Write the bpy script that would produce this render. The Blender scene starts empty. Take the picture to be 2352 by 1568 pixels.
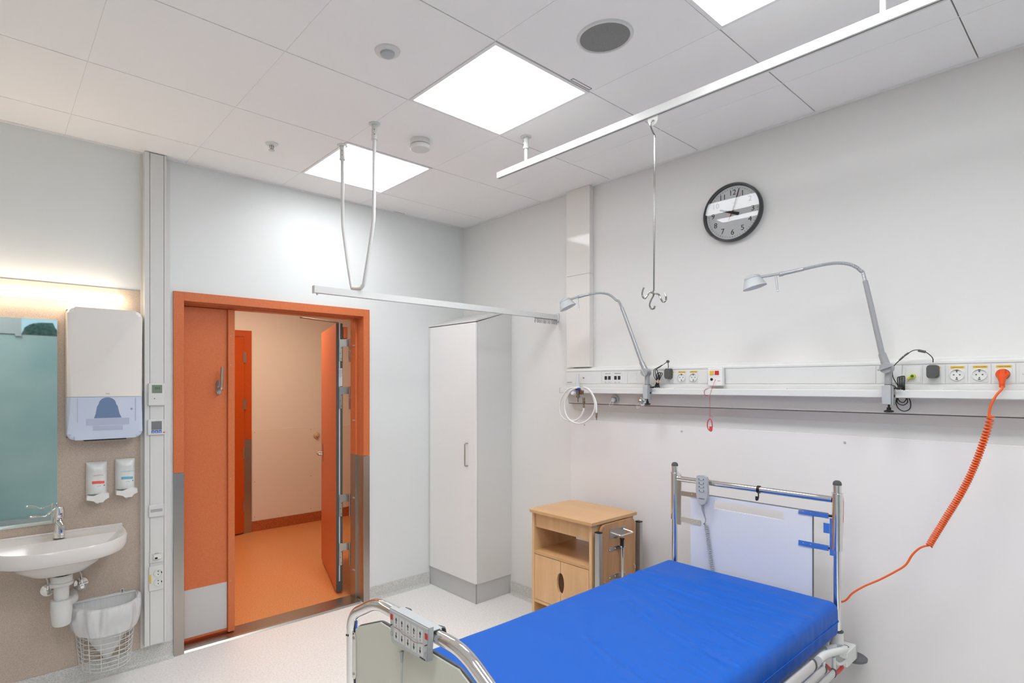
import bpy, bmesh, math, random
from mathutils import Vector, Matrix, noise
random.seed(7)
S = bpy.context.scene
COL = S.collection

# ------------------------------------------------------------------ camera
cam_d = bpy.data.cameras.new('camera'); cam = bpy.data.objects.new('camera', cam_d); COL.objects.link(cam)
cam.location = (-3.1325, -3.7245, 1.635)
cam.rotation_euler = (math.radians(90), 0, 0.8688 - math.pi/2)
cam_d.sensor_fit = 'HORIZONTAL'; cam_d.sensor_width = 36.0
cam_d.lens = 36*1295.7/2352
cam_d.shift_x = (1176-1067.45)/2352
cam_d.shift_y = (882.3-784)/2352
cam_d.clip_start = 0.02
S.camera = cam
# ------------------------------------------------------------------ world / exposure
w = bpy.data.worlds.new('sky'); S.world = w; w.use_nodes = True
nt = w.node_tree; bg = nt.nodes['Background']
sky = nt.nodes.new('ShaderNodeTexSky'); sky.sky_type = 'NISHITA'; sky.sun_disc = False
sky.sun_elevation = math.radians(38); sky.sun_rotation = math.radians(150)
nt.links.new(sky.outputs[0], bg.inputs[0]); bg.inputs[1].default_value = 0.11; sky.air_density = 1.0; sky.dust_density = 0.05; sky.ozone_density = 4.0
S.view_settings.view_transform = 'Standard'; S.view_settings.look = 'None'
S.view_settings.gamma = 1.0; S.view_settings.use_curve_mapping = False
S.view_settings.exposure = 0.0
PANEL_POWER = 10.3      # emission of the ceiling diffusers
PANEL_W = 2.6         # beam of each ceiling luminaire
BAR_POWER = 10.0        # warm bar above the mirror
CORRIDOR_W = 62.0      # the corridor's own ceiling light

# pixel ray -> point on a plane of the room (used to measure the place)
TH, FP, CXP, CYP = 0.8688, 1295.7, 1067.45, 882.3
CP = Vector(cam.location)
def ray(u, v):
    d = Vector((math.cos(TH), math.sin(TH), 0)); r = Vector((math.sin(TH), -math.cos(TH), 0))
    return d + r*((u-CXP)/FP) + Vector((0, 0, 1))*((CYP-v)/FP)
def onx(u, v, c=0.0): r = ray(u, v); return CP + r*((c-CP.x)/r.x)
def ony(u, v, c=0.0): r = ray(u, v); return CP + r*((c-CP.y)/r.y)
def onz(u, v, c=0.0): r = ray(u, v); return CP + r*((c-CP.z)/r.z)

# ------------------------------------------------------------------ materials
def srgb(r, g, b):
    f = lambda c: (c/255/12.92 if c/255 <= .04045 else ((c/255+.055)/1.055)**2.4)
    return (f(r), f(g), f(b), 1)
MATS = {}
def mat(name, rgb, rough=.5, metal=0., spec=.5, emit=None, power=0., trans=0., alpha=1., ior=1.45,
        speck=None, bump=0., bscale=200., coat=0., grain=None, sss=0.):
    if name in MATS: return MATS[name]
    m = bpy.data.materials.new(name); m.use_nodes = True
    n = m.node_tree; b = n.nodes['Principled BSDF']
    b.inputs['Base Color'].default_value = srgb(*rgb)
    b.inputs['Roughness'].default_value = rough; b.inputs['Metallic'].default_value = metal
    b.inputs['Specular IOR Level'].default_value = spec; b.inputs['IOR'].default_value = ior
    b.inputs['Transmission Weight'].default_value = trans; b.inputs['Alpha'].default_value = alpha
    b.inputs['Coat Weight'].default_value = coat; b.inputs['Coat Roughness'].default_value = .08
    if emit: b.inputs['Emission Color'].default_value = srgb(*emit); b.inputs['Emission Strength'].default_value = power
    tc = n.nodes.new('ShaderNodeTexCoord')
    if speck:      # (scale, other colour, amount, second colour)
        sc, c2, lo, hi = speck
        t = n.nodes.new('ShaderNodeTexNoise'); t.inputs['Scale'].default_value = sc; t.inputs['Detail'].default_value = 3
        t.inputs['Roughness'].default_value = .7
        rr = n.nodes.new('ShaderNodeValToRGB'); rr.color_ramp.elements[0].position = lo; rr.color_ramp.elements[1].position = hi
        rr.color_ramp.elements[0].color = srgb(*c2); rr.color_ramp.elements[1].color = srgb(*rgb)
        n.links.new(tc.outputs['Object'], t.inputs['Vector']); n.links.new(t.outputs[0], rr.inputs[0])
        n.links.new(rr.outputs[0], b.inputs['Base Color'])
    if grain:      # wood: stretched noise (sx, sy, sz, other colour)
        mp = n.nodes.new('ShaderNodeMapping'); mp.inputs['Scale'].default_value = grain[:3]
        t = n.nodes.new('ShaderNodeTexNoise'); t.inputs['Scale'].default_value = 1; t.inputs['Detail'].default_value = 6
        t.inputs['Roughness'].default_value = .65
        rr = n.nodes.new('ShaderNodeValToRGB'); rr.color_ramp.elements[0].position = .35; rr.color_ramp.elements[1].position = .65
        rr.color_ramp.elements[0].color = srgb(*grain[3]); rr.color_ramp.elements[1].color = srgb(*rgb)
        n.links.new(tc.outputs['Object'], mp.inputs[0]); n.links.new(mp.outputs[0], t.inputs['Vector'])
        n.links.new(t.outputs[0], rr.inputs[0]); n.links.new(rr.outputs[0], b.inputs['Base Color'])
    if bump:
        t = n.nodes.new('ShaderNodeTexNoise'); t.inputs['Scale'].default_value = bscale; t.inputs['Detail'].default_value = 2
        bp = n.nodes.new('ShaderNodeBump'); bp.inputs['Strength'].default_value = bump; bp.inputs['Distance'].default_value = .002
        n.links.new(tc.outputs['Object'], t.inputs['Vector']); n.links.new(t.outputs[0], bp.inputs['Height'])
        n.links.new(bp.outputs[0], b.inputs['Normal'])
    MATS[name] = m
    return m
M_wall   = mat('white_wall_laminate', (232, 234, 233), .38, spec=.4, bump=.05, bscale=500)
M_wallR  = mat('warm_white_wall_paint', (230, 228, 225), .45, spec=.35, bump=.06, bscale=400)
M_gloss  = mat('glossy_casing_enamel', (236, 231, 225), .07, spec=.5)
M_sheet  = mat('wall_protection_sheet', (236, 232, 231), .33, spec=.4)
M_ceil   = mat('ceiling_tile_fleece', (250, 248, 246), .9, spec=.1, bump=.15, bscale=900)
M_dark   = mat('ceiling_void', (60, 60, 58), .9)
M_trimw  = mat('white_trim', (238, 237, 235), .4)
M_floor  = mat('speckled_vinyl_floor', (247, 245, 243), .32, spec=.45, speck=(95, (232, 228, 225), .36, .56))
M_base   = mat('speckled_grey_cove', (222, 221, 217), .45, speck=(150, (192, 190, 184), .38, .6))
M_beige  = mat('beige_speckled_laminate', (204, 187, 171), .5, speck=(260, (184, 166, 150), .4, .6))
M_orange = mat('orange_door_laminate', (216, 122, 76), .42, spec=.4, bump=.12, bscale=300, speck=(190, (210, 112, 65), .4, .6))
M_orangd = mat('deep_orange_door', (200, 84, 22), .4, spec=.4, speck=(190, (190, 76, 20), .4, .6))
M_ofloor = mat('orange_vinyl_floor', (232, 158, 100), .34, speck=(120, (204, 124, 70), .36, .6))
M_obase  = mat('orange_vinyl_cove', (196, 108, 60), .45, speck=(120, (166, 82, 38), .38, .6))
M_cwall  = mat('corridor_wall_paint', (238, 226, 212), .5)
M_steel  = mat('brushed_steel', (182, 176, 168), .3, 1., bump=.1, bscale=700)
M_satin  = mat('satin_aluminium', (190, 190, 188), .38, .85)
M_plinth = mat('plinth_aluminium', (206, 206, 205), .5, .3)
M_chrome = mat('chrome', (232, 230, 228), .06, 1.)
M_white  = mat('white_plastic', (222, 221, 218), .35)
M_whiteg = mat('white_gloss_plastic', (236, 234, 230), .12)
M_pwhite = mat('white_powder_coat', (218, 218, 215), .35)
M_cera   = mat('white_ceramic', (226, 221, 217), .05, spec=.6)
M_black  = mat('black_plastic', (30, 30, 30), .4)
M_char   = mat('charcoal_adapter', (84, 84, 82), .55, bump=.3, bscale=500)
M_grey   = mat('grey_plastic', (158, 160, 162), .4)
M_lgrey  = mat('light_grey_plastic', (182, 184, 185), .4)
M_silver = mat('silver_lamp_paint', (176, 178, 180), .32, .45)
M_wood   = mat('beech_veneer', (232, 190, 142), .42, grain=(14, 14, 1.6, (220, 175, 126)))
M_woodt  = mat('beech_veneer_top', (216, 172, 124), .38, grain=(10, 1.6, 10, (209, 164, 116)))
M_blue   = mat('blue_mattress_cover', (18, 92, 190), .5, spec=.3, bump=.15, bscale=800)
M_red    = mat('red_plastic', (204, 44, 40), .4)
M_yellow = mat('yellow_plastic', (226, 186, 50), .45)
M_orcab  = mat('orange_rubber_cable', (236, 98, 36), .38)
M_mirror = mat('mirror_silvering', (222, 236, 232), .02, 1.)
M_face   = mat('clock_face', (236, 236, 238), .5)
M_ink    = mat('black_print', (28, 28, 30), .6)
M_glass  = mat('clear_glass', (255, 255, 255), .0, trans=1., ior=1.6)
g_ = M_glass.node_tree; g_.nodes.clear()      # thin pane: clear with a Fresnel sheen, so light passes to what lies behind
_o = g_.nodes.new('ShaderNodeOutputMaterial'); _t = g_.nodes.new('ShaderNodeBsdfTransparent'); _g = g_.nodes.new('ShaderNodeBsdfGlossy')
_g.inputs['Roughness'].default_value = 0.0; _f = g_.nodes.new('ShaderNodeFresnel'); _f.inputs[0].default_value = 1.62; _m = g_.nodes.new('ShaderNodeMixShader')
g_.links.new(_f.outputs[0], _m.inputs[0]); g_.links.new(_t.outputs[0], _m.inputs[1]); g_.links.new(_g.outputs[0], _m.inputs[2]); g_.links.new(_m.outputs[0], _o.inputs[0])
M_nickel = mat('dull_nickel_wire', (168, 166, 162), .14, 1.)
M_frost  = mat('frosted_shade', (226, 228, 230), .35, trans=.45, ior=1.2)
M_smoke  = mat('clear_blue_plastic', (196, 206, 228), .12, trans=.55, ior=1.15)
M_sack   = mat('thin_plastic_film', (240, 240, 240), .28, trans=.0, alpha=.62)
M_panel  = mat('led_diffuser', (250, 250, 250), .5, emit=(248, 252, 255), power=PANEL_POWER)
M_panel2 = mat('led_diffuser_dimmed', (250, 250, 250), .5, emit=(248, 252, 255), power=PANEL_POWER*.72)
M_bar    = mat('bar_diffuser', (255, 240, 220), .5, emit=(255, 236, 210), power=BAR_POWER)
M_mesh   = mat('perforated_grille', (150, 150, 148), .6, speck=(900, (112, 112, 110), .4, .6))
M_lcd    = mat('lcd_green', (126, 140, 124), .25)
M_lcdg   = mat('lcd_grey', (126, 128, 128), .25)
M_leaf   = mat('tree_leaves', (150, 190, 150), .8, speck=(12, (96, 136, 100), .4, .6))
M_bark   = mat('tree_bark', (90, 72, 56), .9)
M_grass  = mat('lawn', (96, 120, 66), .9)

# ------------------------------------------------------------------ geometry helpers
class G:
    def __init__(s): s.bm = bmesh.new(); s.smooth = False
    def box(s, x0, x1, y0, y1, z0, z1, bev=0., seg=1):
        m = Matrix.Translation(((x0+x1)/2, (y0+y1)/2, (z0+z1)/2)) @ Matrix.Diagonal((abs(x1-x0), abs(y1-y0), abs(z1-z0), 1))
        vs = bmesh.ops.create_cube(s.bm, size=1, matrix=m)['verts']
        if bev:
            es = list({e for v in vs for e in v.link_edges})
            bmesh.ops.bevel(s.bm, geom=es, offset=bev, segments=seg, profile=.5, affect='EDGES')
        return s
    def obox(s, c, ax, ay, az, sx, sy, sz, bev=0.):     # oriented box: centre, unit axes, sizes
        R_ = Matrix((ax, ay, az)).transposed().to_4x4()
        m = Matrix.Translation(c) @ R_ @ Matrix.Diagonal((sx, sy, sz, 1))
        vs = bmesh.ops.create_cube(s.bm, size=1, matrix=m)['verts']
        if bev:
            es = list({e for v in vs for e in v.link_edges})
            bmesh.ops.bevel(s.bm, geom=es, offset=bev, segments=1, affect='EDGES')
        return s
    def cyl(s, p0, p1, r0, r1=None, seg=20):
        p0, p1 = Vector(p0), Vector(p1); r1 = r0 if r1 is None else r1
        d = p1-p0; q = d.to_track_quat('Z', 'Y').to_matrix().to_4x4()
        bmesh.ops.create_cone(s.bm, cap_ends=True, segments=seg, radius1=r0, radius2=r1, depth=d.length,
                              matrix=Matrix.Translation((p0+p1)/2) @ q)
        return s
    def lathe(s, prof, o=(0, 0, 0), d=(0, 0, 1), seg=32, sx=1., closed=False):
        q = Vector(d).to_track_quat('Z', 'Y').to_matrix(); o = Vector(o)
        rings = []
        for r, h in prof:
            if r < 1e-6: rings.append([s.bm.verts.new(o + q @ Vector((0, 0, h)))])
            else: rings.append([s.bm.verts.new(o + q @ Vector((r*sx*math.cos(2*math.pi*k/seg), r*math.sin(2*math.pi*k/seg), h))) for k in range(seg)])
        prs = list(zip(rings, rings[1:])) + ([(rings[-1], rings[0])] if closed else [])
        for a, b in prs:
            for k in range(seg):
                k2 = (k+1) % seg
                if len(a) == 1 and len(b) == 1: continue
                if len(a) == 1: s.bm.faces.new((a[0], b[k2], b[k]))
                elif len(b) == 1: s.bm.faces.new((a[k], a[k2], b[0]))
                else: s.bm.faces.new((a[k], a[k2], b[k2], b[k]))
        return s
    def sphere(s, c, r, sc=(1, 1, 1), u=20, v=12):
        bmesh.ops.create_uvsphere(s.bm, u_segments=u, v_segments=v, radius=r,
                                  matrix=Matrix.Translation(c) @ Matrix.Diagonal((*sc, 1)))
        return s
    def tube(s, pts, r, seg=10, closed=False, flat=None):
        pts = [Vector(p) for p in pts]; n = len(pts)
        tan = []
        for i in range(n):
            a = pts[(i-1) % n] if (closed or i > 0) else pts[0]; b = pts[(i+1) % n] if (closed or i < n-1) else pts[-1]
            tan.append((b-a).normalized())
        up = Vector((0, 0, 1)) if abs(tan[0].z) < .9 else Vector((1, 0, 0))
        nrm = (up - tan[0]*up.dot(tan[0])).normalized()
        rings = []
        for i in range(n):
            if i: nrm = (nrm - tan[i]*nrm.dot(tan[i])).normalized()
            bi = tan[i].cross(nrm)
            rr = r[i] if isinstance(r, (list, tuple)) else r
            fx, fy = flat if flat else (1, 1)
            rings.append([s.bm.verts.new(pts[i] + (nrm*math.cos(2*math.pi*k/seg)*fx + bi*math.sin(2*math.pi*k/seg)*fy)*rr) for k in range(seg)])
        for i in range(n if closed else n-1):
            a, b = rings[i], rings[(i+1) % n]
            for k in range(seg): s.bm.faces.new((a[k], a[(k+1) % seg], b[(k+1) % seg], b[k]))
        if not closed:
            s.bm.faces.new(rings[0][::-1]); s.bm.faces.new(rings[-1])
        return s
    def prism(s, pts, axis, a, b):        # polygon in the two other axes, extruded along axis
        def mk(p, t):
            return {'x': (t, p[0], p[1]), 'y': (p[0], t, p[1]), 'z': (p[0], p[1], t)}[axis]
        A = [s.bm.verts.new(mk(p, a)) for p in pts]; B = [s.bm.verts.new(mk(p, b)) for p in pts]
        n = len(pts)
        s.bm.faces.new(A); s.bm.faces.new(B[::-1])
        for i in range(n): s.bm.faces.new((A[i], B[i], B[(i+1) % n], A[(i+1) % n]))
        return s
    def xf(s, m):
        bmesh.ops.transform(s.bm, matrix=m, verts=s.bm.verts); return s
    def out(s, name, m, parent=None, label=None, smooth=None, org=None, kind=None, angle=35):
        bmesh.ops.recalc_face_normals(s.bm, faces=s.bm.faces)
        if parent is not None:
            root = parent
            while root.parent: root = root.parent
            o0 = Vector(root.location)
        else: o0 = Vector(org) if org else Vector((0, 0, 0))
        bmesh.ops.translate(s.bm, vec=-o0, verts=s.bm.verts)
        me = bpy.data.meshes.new(name); s.bm.to_mesh(me); s.bm.free()
        me.materials.append(m)
        if smooth is not False:
            for p in me.polygons: p.use_smooth = True
            try: me.set_sharp_from_angle(angle=math.radians(angle))
            except Exception: pass
        o = bpy.data.objects.new(name, me); COL.objects.link(o)
        if parent is not None: o.parent = parent
        else: o.location = o0
        if label: o['label'] = label
        if kind: o['kind'] = kind
        return o

def thing(name, label, cat, loc=(0, 0, 0), group=None):
    o = bpy.data.objects.new(name, None); COL.objects.link(o); o.location = loc; o.empty_display_size = .05
    o['label'] = label; o['category'] = cat
    if group: o['group'] = group
    return o
def tag(o, label, cat, group=None):
    o['label'] = label; o['category'] = cat
    if group: o['group'] = group
    return o
def holder(name, loc=(0, 0, 0)):
    o = bpy.data.objects.new(name, None); COL.objects.link(o); o.location = loc; o.empty_display_size = .05
    o['kind'] = 'structure'; return o
def struct(g, name, m, org=None, **k): return g.out(name, m, None, kind='structure', org=org, **k)
def copy_tree(o, parent=None):
    c = o.copy(); COL.objects.link(c); c.parent = parent
    for ch in list(o.children): copy_tree(ch, c)
    return c
def smooth_path(pts, n=8, closed=False):
    P = [Vector(p) for p in pts]; N = len(P); out = []
    rng = range(N if closed else N-1)
    for i in rng:
        p0 = P[(i-1) % N] if closed or i > 0 else P[0]*2-P[1]
        p1 = P[i]; p2 = P[(i+1) % N]
        p3 = P[(i+2) % N] if closed or i+2 < N else P[-1]*2-P[-2]
        for k in range(n):
            t = k/n
            out.append(.5*((2*p1)+(p2-p0)*t+(2*p0-5*p1+4*p2-p3)*t*t+(3*p1-p0-3*p2+p3)*t**3))
    if not closed: out.append(P[-1])
    return out
def fillet(pts, r, n=6):
    P = [Vector(p) for p in pts]; out = [P[0]]
    for i in range(1, len(P)-1):
        a = (P[i-1]-P[i]); b = (P[i+1]-P[i]); rr = min(r, a.length*.49, b.length*.49)
        A = P[i]+a.normalized()*rr; B = P[i]+b.normalized()*rr
        for k in range(n+1):
            t = k/n; out.append(A*(1-t)**2 + P[i]*2*t*(1-t) + B*t*t)
    out.append(P[-1]); return out
def rrect(x0, x1, y0, y1, r, n=5):
    out = []
    for cx, cy, a0 in ((x1-r, y1-r, 0), (x0+r, y1-r, 90), (x0+r, y0+r, 180), (x1-r, y0+r, 270)):
        for k in range(n+1):
            a = math.radians(a0+90*k/n); out.append((cx+r*math.cos(a), cy+r*math.sin(a)))
    return out
def text(s, size, m, origin, right, up, parent, name='lettering', depth=.0006, align='CENTER', org=None, bold=0.):
    c = bpy.data.curves.new('t', 'FONT'); c.body = s; c.size = size; c.extrude = depth/2
    c.align_x = align; c.align_y = 'CENTER'; c.resolution_u = 3; c.offset = bold
    t = bpy.data.objects.new('t', c); COL.objects.link(t)
    me = bpy.data.meshes.new_from_object(t.evaluated_get(bpy.context.evaluated_depsgraph_get()))
    bpy.data.objects.remove(t); bpy.data.curves.remove(c)
    r, u = Vector(right).normalized(), Vector(up).normalized(); n = r.cross(u)
    me.transform(Matrix.Translation(Vector(origin)) @ Matrix((r, u, n)).transposed().to_4x4())
    g = G(); g.bm.from_mesh(me); bpy.data.meshes.remove(me)
    return g.out(name, m, parent, smooth=False, org=org)
XR = (0, -1, 0)      # "right" when facing the bed wall (+X)
YR = (1, 0, 0)       # "right" when facing the door wall (+Y)
UP = (0, 0, 1)
H = 2.979
WX, WY = -5.0, -4.65   # far side wall, window wall

# ================================================================== THE SHELL
struct(G().box(WX-.2, .2, WY-.2, .09, -.1, 0), 'floor', M_floor, smooth=False)
# door wall (named wall_left as seen from the camera) with the doorway cut out: X -2.25..-.955, z 0..2.17
DX0, DX1, DZ = -2.25, -.955, 2.172
g = G()
for a in ((WX-.2, DX0, 0, 3.1), (DX1, .2, 0, 3.1), (DX0, DX1, DZ, 3.1)): g.box(a[0], a[1], 0, .14, a[2], a[3])
struct(g, 'wall_left', M_wall, smooth=False)
wr = struct(G().box(0, .14, WY-.2, .0, 0, 3.1), 'wall_right', M_wallR, smooth=False)
struct(G().box(WX-.14, WX, WY-.2, .0, 0, 3.1), 'wall_side', M_wallR, smooth=False)
# window wall behind the camera
g = G()
for a in ((WX, -3.95, 0, 3.1), (-.75, 0, 0, 3.1), (-3.95, -.75, 2.85, 3.1)): g.box(a[0], a[1], WY-.2, WY, a[2], a[3])
struct(g, 'wall_back', M_wallR, smooth=False)
win = holder('window_1', (-2.35, WY-.1, 0))
g = G()
for x in (-3.93, -.79): g.box(x-.03, x+.03, WY-.13, WY-.05, 0, 2.85)
for x in (-2.86, -1.8): g.box(x-.03, x+.03, WY-.13, WY-.06, 2.2, 2.85)
for z in (.03, 2.82): g.box(-3.93, -.79, WY-.13, WY-.05, z-.025, z+.025)
g.box(-3.93, -.79, WY-.13, WY-.105, 2.17, 2.225)
g.out('window_frame', M_grey, win, smooth=False)
M_teal = mat('teal_translucent_film', (120, 158, 156), .5, trans=.0)
n = M_teal.node_tree; bs = n.nodes['Principled BSDF']; o_ = n.nodes['Material Output']
tr = n.nodes.new('ShaderNodeBsdfTranslucent'); tr.inputs[0].default_value = srgb(180, 206, 206)
mx = n.nodes.new('ShaderNodeMixShader'); mx.inputs[0].default_value = .5
nz = n.nodes.new('ShaderNodeTexNoise'); nz.inputs['Scale'].default_value = 2.2; nz.inputs['Detail'].default_value = 3
cr = n.nodes.new('ShaderNodeValToRGB'); cr.color_ramp.elements[0].color = srgb(168, 196, 196); cr.color_ramp.elements[1].color = srgb(206, 218, 216)
cr.color_ramp.elements[0].position = .35; cr.color_ramp.elements[1].position = .65
n.links.new(nz.outputs[0], cr.inputs[0]); n.links.new(cr.outputs[0], bs.inputs['Base Color']); n.links.new(cr.outputs[0], tr.inputs[0])
n.links.new(bs.outputs[0], mx.inputs[1]); n.links.new(tr.outputs[0], mx.inputs[2]); n.links.new(mx.outputs[0], o_.inputs[0])
g = G()
g.box(-3.9, -.82, WY-.10, WY-.08, .055, 2.215)
g.out('lower_pane', M_teal, win, smooth=False, label='teal frosted lower glazing')
g = G()
for a, b in ((-2.83, -1.83), (-1.77, -.82)): g.box(a, b, WY-.094, WY-.088, 2.225, 2.795)
g.out('upper_pane', M_glass, win, smooth=False)
G().box(-3.9, -2.89, WY-.10, WY-.07, 2.225, 2.795).out('spandrel_panel', M_grey, win, smooth=False)
# lawn and a tree outside, seen only in the mirror
struct(G().box(-20, 14, -40, WY-.3, -.6, -.5), 'lawn', M_grass, smooth=False)
tx, ty = -2.05, -12.2
tree = thing('tree', 'round green tree outside the window, seen in the wall mirror', 'tree', (tx, ty, -.5))
G().tube([(tx, ty, -.5), (tx+.05, ty, .8), (tx, ty+.05, 1.9)], [.2, .15, .12], 10).out('trunk', M_bark, tree)
g = G()
for k in range(34):
    a = random.uniform(0, 6.28); rr = random.uniform(0, .75); z = random.uniform(1.5, 2.72)
    rr *= math.sqrt(max(.1, 1-((z-1.9)/1.0)**2))
    bmesh.ops.create_icosphere(g.bm, subdivisions=2, radius=random.uniform(.25, .38), matrix=Matrix.Translation((tx+rr*math.cos(a), ty+rr*math.sin(a), z)))
for v in g.bm.verts: v.co += noise.noise_vector(v.co*5)*.14
g.out('crown', M_leaf, tree)

# ------------------------------------------------------------------ ceiling: separate tiles in a hidden grid
ceil = struct(G().box(WX, 0, WY, 0, H+.03, H+.12), 'ceiling', M_dark, smooth=False)
TX = [-1.615+.6*k for k in range(-5, 3)]; TY = [-1.516+.6*k for k in range(-5, 3)]
xs = [(WX+.012, TX[0]-.0)] + list(zip(TX, TX[1:])) + [(TX[-1], -.012)]
ys = [(WY+.012, TY[0])] + list(zip(TY, TY[1:])) + [(TY[-1], -.012)]
LIGHTS = [(5, 7-0), (5, 5), (5, 3), (5, 1), (2, 3), (2, 1)]       # cell indices with a luminaire
LIGHTS = []
for (i, j) in ((0, 1), (0, -1), (0, -3), (0, -5), (-3, -3), (-3, -5)): LIGHTS.append((-1.615+.6*i, -1.516+.6*j))
def tile_bm(x0, x1, y0, y1):
    g = G()
    g.box(x0+.0009, x1-.0009, y0+.0022, y1-.0022, H, H+.028)
    es = [e for e in g.bm.edges if all(v.co.z < H+.001 for v in e.verts)]
    bmesh.ops.bevel(g.bm, geom=es, offset=.0008, segments=1, affect='EDGES')
    return g
full = None
for (x0, x1) in xs:
    for (y0, y1) in ys:
        if any(abs(x0-a) < .01 and abs(y0-b) < .01 for a, b in LIGHTS): continue
        if x1-x0 < .02 or y1-y0 < .02: continue
        is_full = abs(x1-x0-.6) < .001 and abs(y1-y0-.6) < .001
        if is_full and full:
            c = full.copy(); COL.objects.link(c); c.location = (x0-fx, y0-fy, 0); continue
        o = tile_bm(x0, x1, y0, y1).out('ceiling_tile', M_ceil, ceil, smooth=False)
        if is_full: full = o; fx, fy = x0, y0
# grid carrier behind the joints
for x in TX: G().box(x-.004, x+.004, WY, 0, H+.0015, H+.0295).out('grid_carrier', mat('joint_light', (236, 234, 231), .8), ceil, smooth=False)
for y in TY: G().box(WX, 0, y-.012, y+.012, H+.012, H+.0293).out('grid_carrier', mat('joint_grey', (150, 149, 146), .8), ceil, smooth=False)
g = G()
g.box(WX, 0, -.018, -.0005, H-.006, H+.02); g.box(-.018, -.0005, WY, -.02, H-.006, H+.02)
struct(g, 'trim_1', M_trimw, smooth=False)

names = ['square ceiling light panel in the middle of the ceiling, nearest the grey speaker',
         'square ceiling light panel behind the V-shaped rail hanger']
lab = ['square flush ceiling light panel beside the V-shaped curtain rail hanger',
       'square flush ceiling light panel nearest the round grey ceiling speaker',
       'square flush ceiling light panel cut off by the top of the picture',
       'square flush ceiling light panel over the foot of the room, by the window wall',
       'square flush ceiling light panel on the far row, near the sink side',
       'square flush ceiling light panel on the far row, by the window wall']
lamp0 = None
for (x, y), L in zip(LIGHTS, lab):
    if lamp0 is None:
        t = thing('ceiling_light', L, 'ceiling light', (x+.3, y+.3, H), 'square ceiling light panels')
        g = G(); q = .018
        for a in ((x+.002, x+q, y+.002, y+.598), (x+.598-q+.002, x+.598, y+.002, y+.598), (x+q, x+.6-q, y+.002, y+q), (x+q, x+.6-q, y+.6-q, y+.598)):
            g.box(a[0], a[1], a[2], a[3], H-.003, H+.028)
        g.out('frame', M_trimw, t, smooth=False)
        G().box(x+q, x+.6-q, y+q, y+.6-q, H, H+.012).out('diffuser', M_panel, t, smooth=False)
        lamp0 = t; l0 = (x, y); near_ = t
    else:
        t = copy_tree(lamp0); t.location = (x+.3, y+.3, H); t['label'] = L
    ld = bpy.data.lights.new('panel_beam', 'AREA'); ld.shape = 'SQUARE'; ld.size = .55; ld.energy = PANEL_W; ld.spread = math.radians(150)
    ld.color = (.965, .985, 1.0); lo_ = bpy.data.objects.new('panel_beam', ld); COL.objects.link(lo_); lo_.parent = t; lo_.location = (0, 0, -.006)

dc_ = [c for c in near_.children if c.name.startswith('diffuser')][0]; dc_.data = dc_.data.copy(); dc_.data.materials[0] = M_panel2     # the luminaire by the door runs dimmer
for (x0_, x1_, y0_, y1_) in ((-1.168, -1.035, -2.140, -2.124), (-.72, -.62, -.020, -.006)):
    g = G()
    for a in ((x0_, x1_, y0_, y0_+.002), (x0_, x1_, y1_-.002, y1_), (x0_, x0_+.002, y0_, y1_), (x1_-.002, x1_, y0_, y1_)): g.box(a[0], a[1], a[2], a[3], H-.0012, H+.001)
    g.out('label_clip', M_char, ceil, smooth=False)
# ------------------------------------------------------------------ coves and wall panels
def cove(g, axis, a, b, off=0.):          # 10 cm coved skirting, swept along a wall
    prof = [(0, 0), (.03, 0), (.012, .006), (.006, .02), (.004, .1), (0, .1)]
    if axis == 'x': g.prism([(-p-off, z) for p, z in prof], 'x', a, b)      # along X on the Y=0 wall
    else: g.prism([(-p-off, z) for p, z in prof], 'y', a, b)
g = G(); cove(g, 'x', WX, DX0-.03); cove(g, 'x', -.935, -.37)
struct(g, 'baseboard_left', M_base, smooth=False)
g = G(); cove(g, 'y', -4.65, -.59)
struct(g, 'baseboard_right', M_base, smooth=False)
struct(G().box(WX, -2.446, -.009, -.0004, .102, 2.176, .001), 'trim_2', M_beige, smooth=False)
pt = struct(G().box(-.0065, -.0004, WY, -1.18, .102, 1.39, .002), 'trim_3', M_sheet, smooth=False)
g = G()
for y in (-1.30, -2.01, -2.839, -3.6):
    for z in (1.357, .2): g.cyl((-.0065, y, z), (-.0095, y, z), .006, .005, 12)
g.out('screw_cap', M_lgrey, pt)
# slim joint seams on the door wall
# boxed casing on the bed wall
zc_ = onx(1330, 631, -.042).z
g = G(); g.box(-.042, -.0004, -1.37, -1.172, 1.7525, zc_-.0012, .001); g.box(-.042, -.0004, -1.37, -1.172, zc_+.0012, H-.001, .001); g.box(-.038, -.0004, -1.366, -1.176, zc_-.002, zc_+.002)
struct(g, 'trim_4', M_gloss, smooth=False)
# joint across that casing
# vertical service trunk beside the door
TXL, TXR, TYF = -2.444, -2.329, -.062
tk = thing('wall_trunking', 'white full-height service column beside the orange door frame', 'trunking', (-2.387, 0, .12))
g = G(); g.box(TXL, TXL+.026, -.062, -.0101, .125, H-.004, .0015); g.box(TXR-.014, TXR, -.062, -.0101, .125, H-.004, .0015); g.box(TXL+.026, TXR-.014, -.054, -.0101, .125, H-.004); g.box(TXL-.012, TXR+.03, -.0096, -.0002, .1, H-.005, .001)
g.out('body', M_white, tk, smooth=False)
G().box(TXL+.028, TXR-.016, -.0618, -.054, .126, H-.006, .0006).out('cover_strip', M_white, tk, smooth=False)

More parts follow.
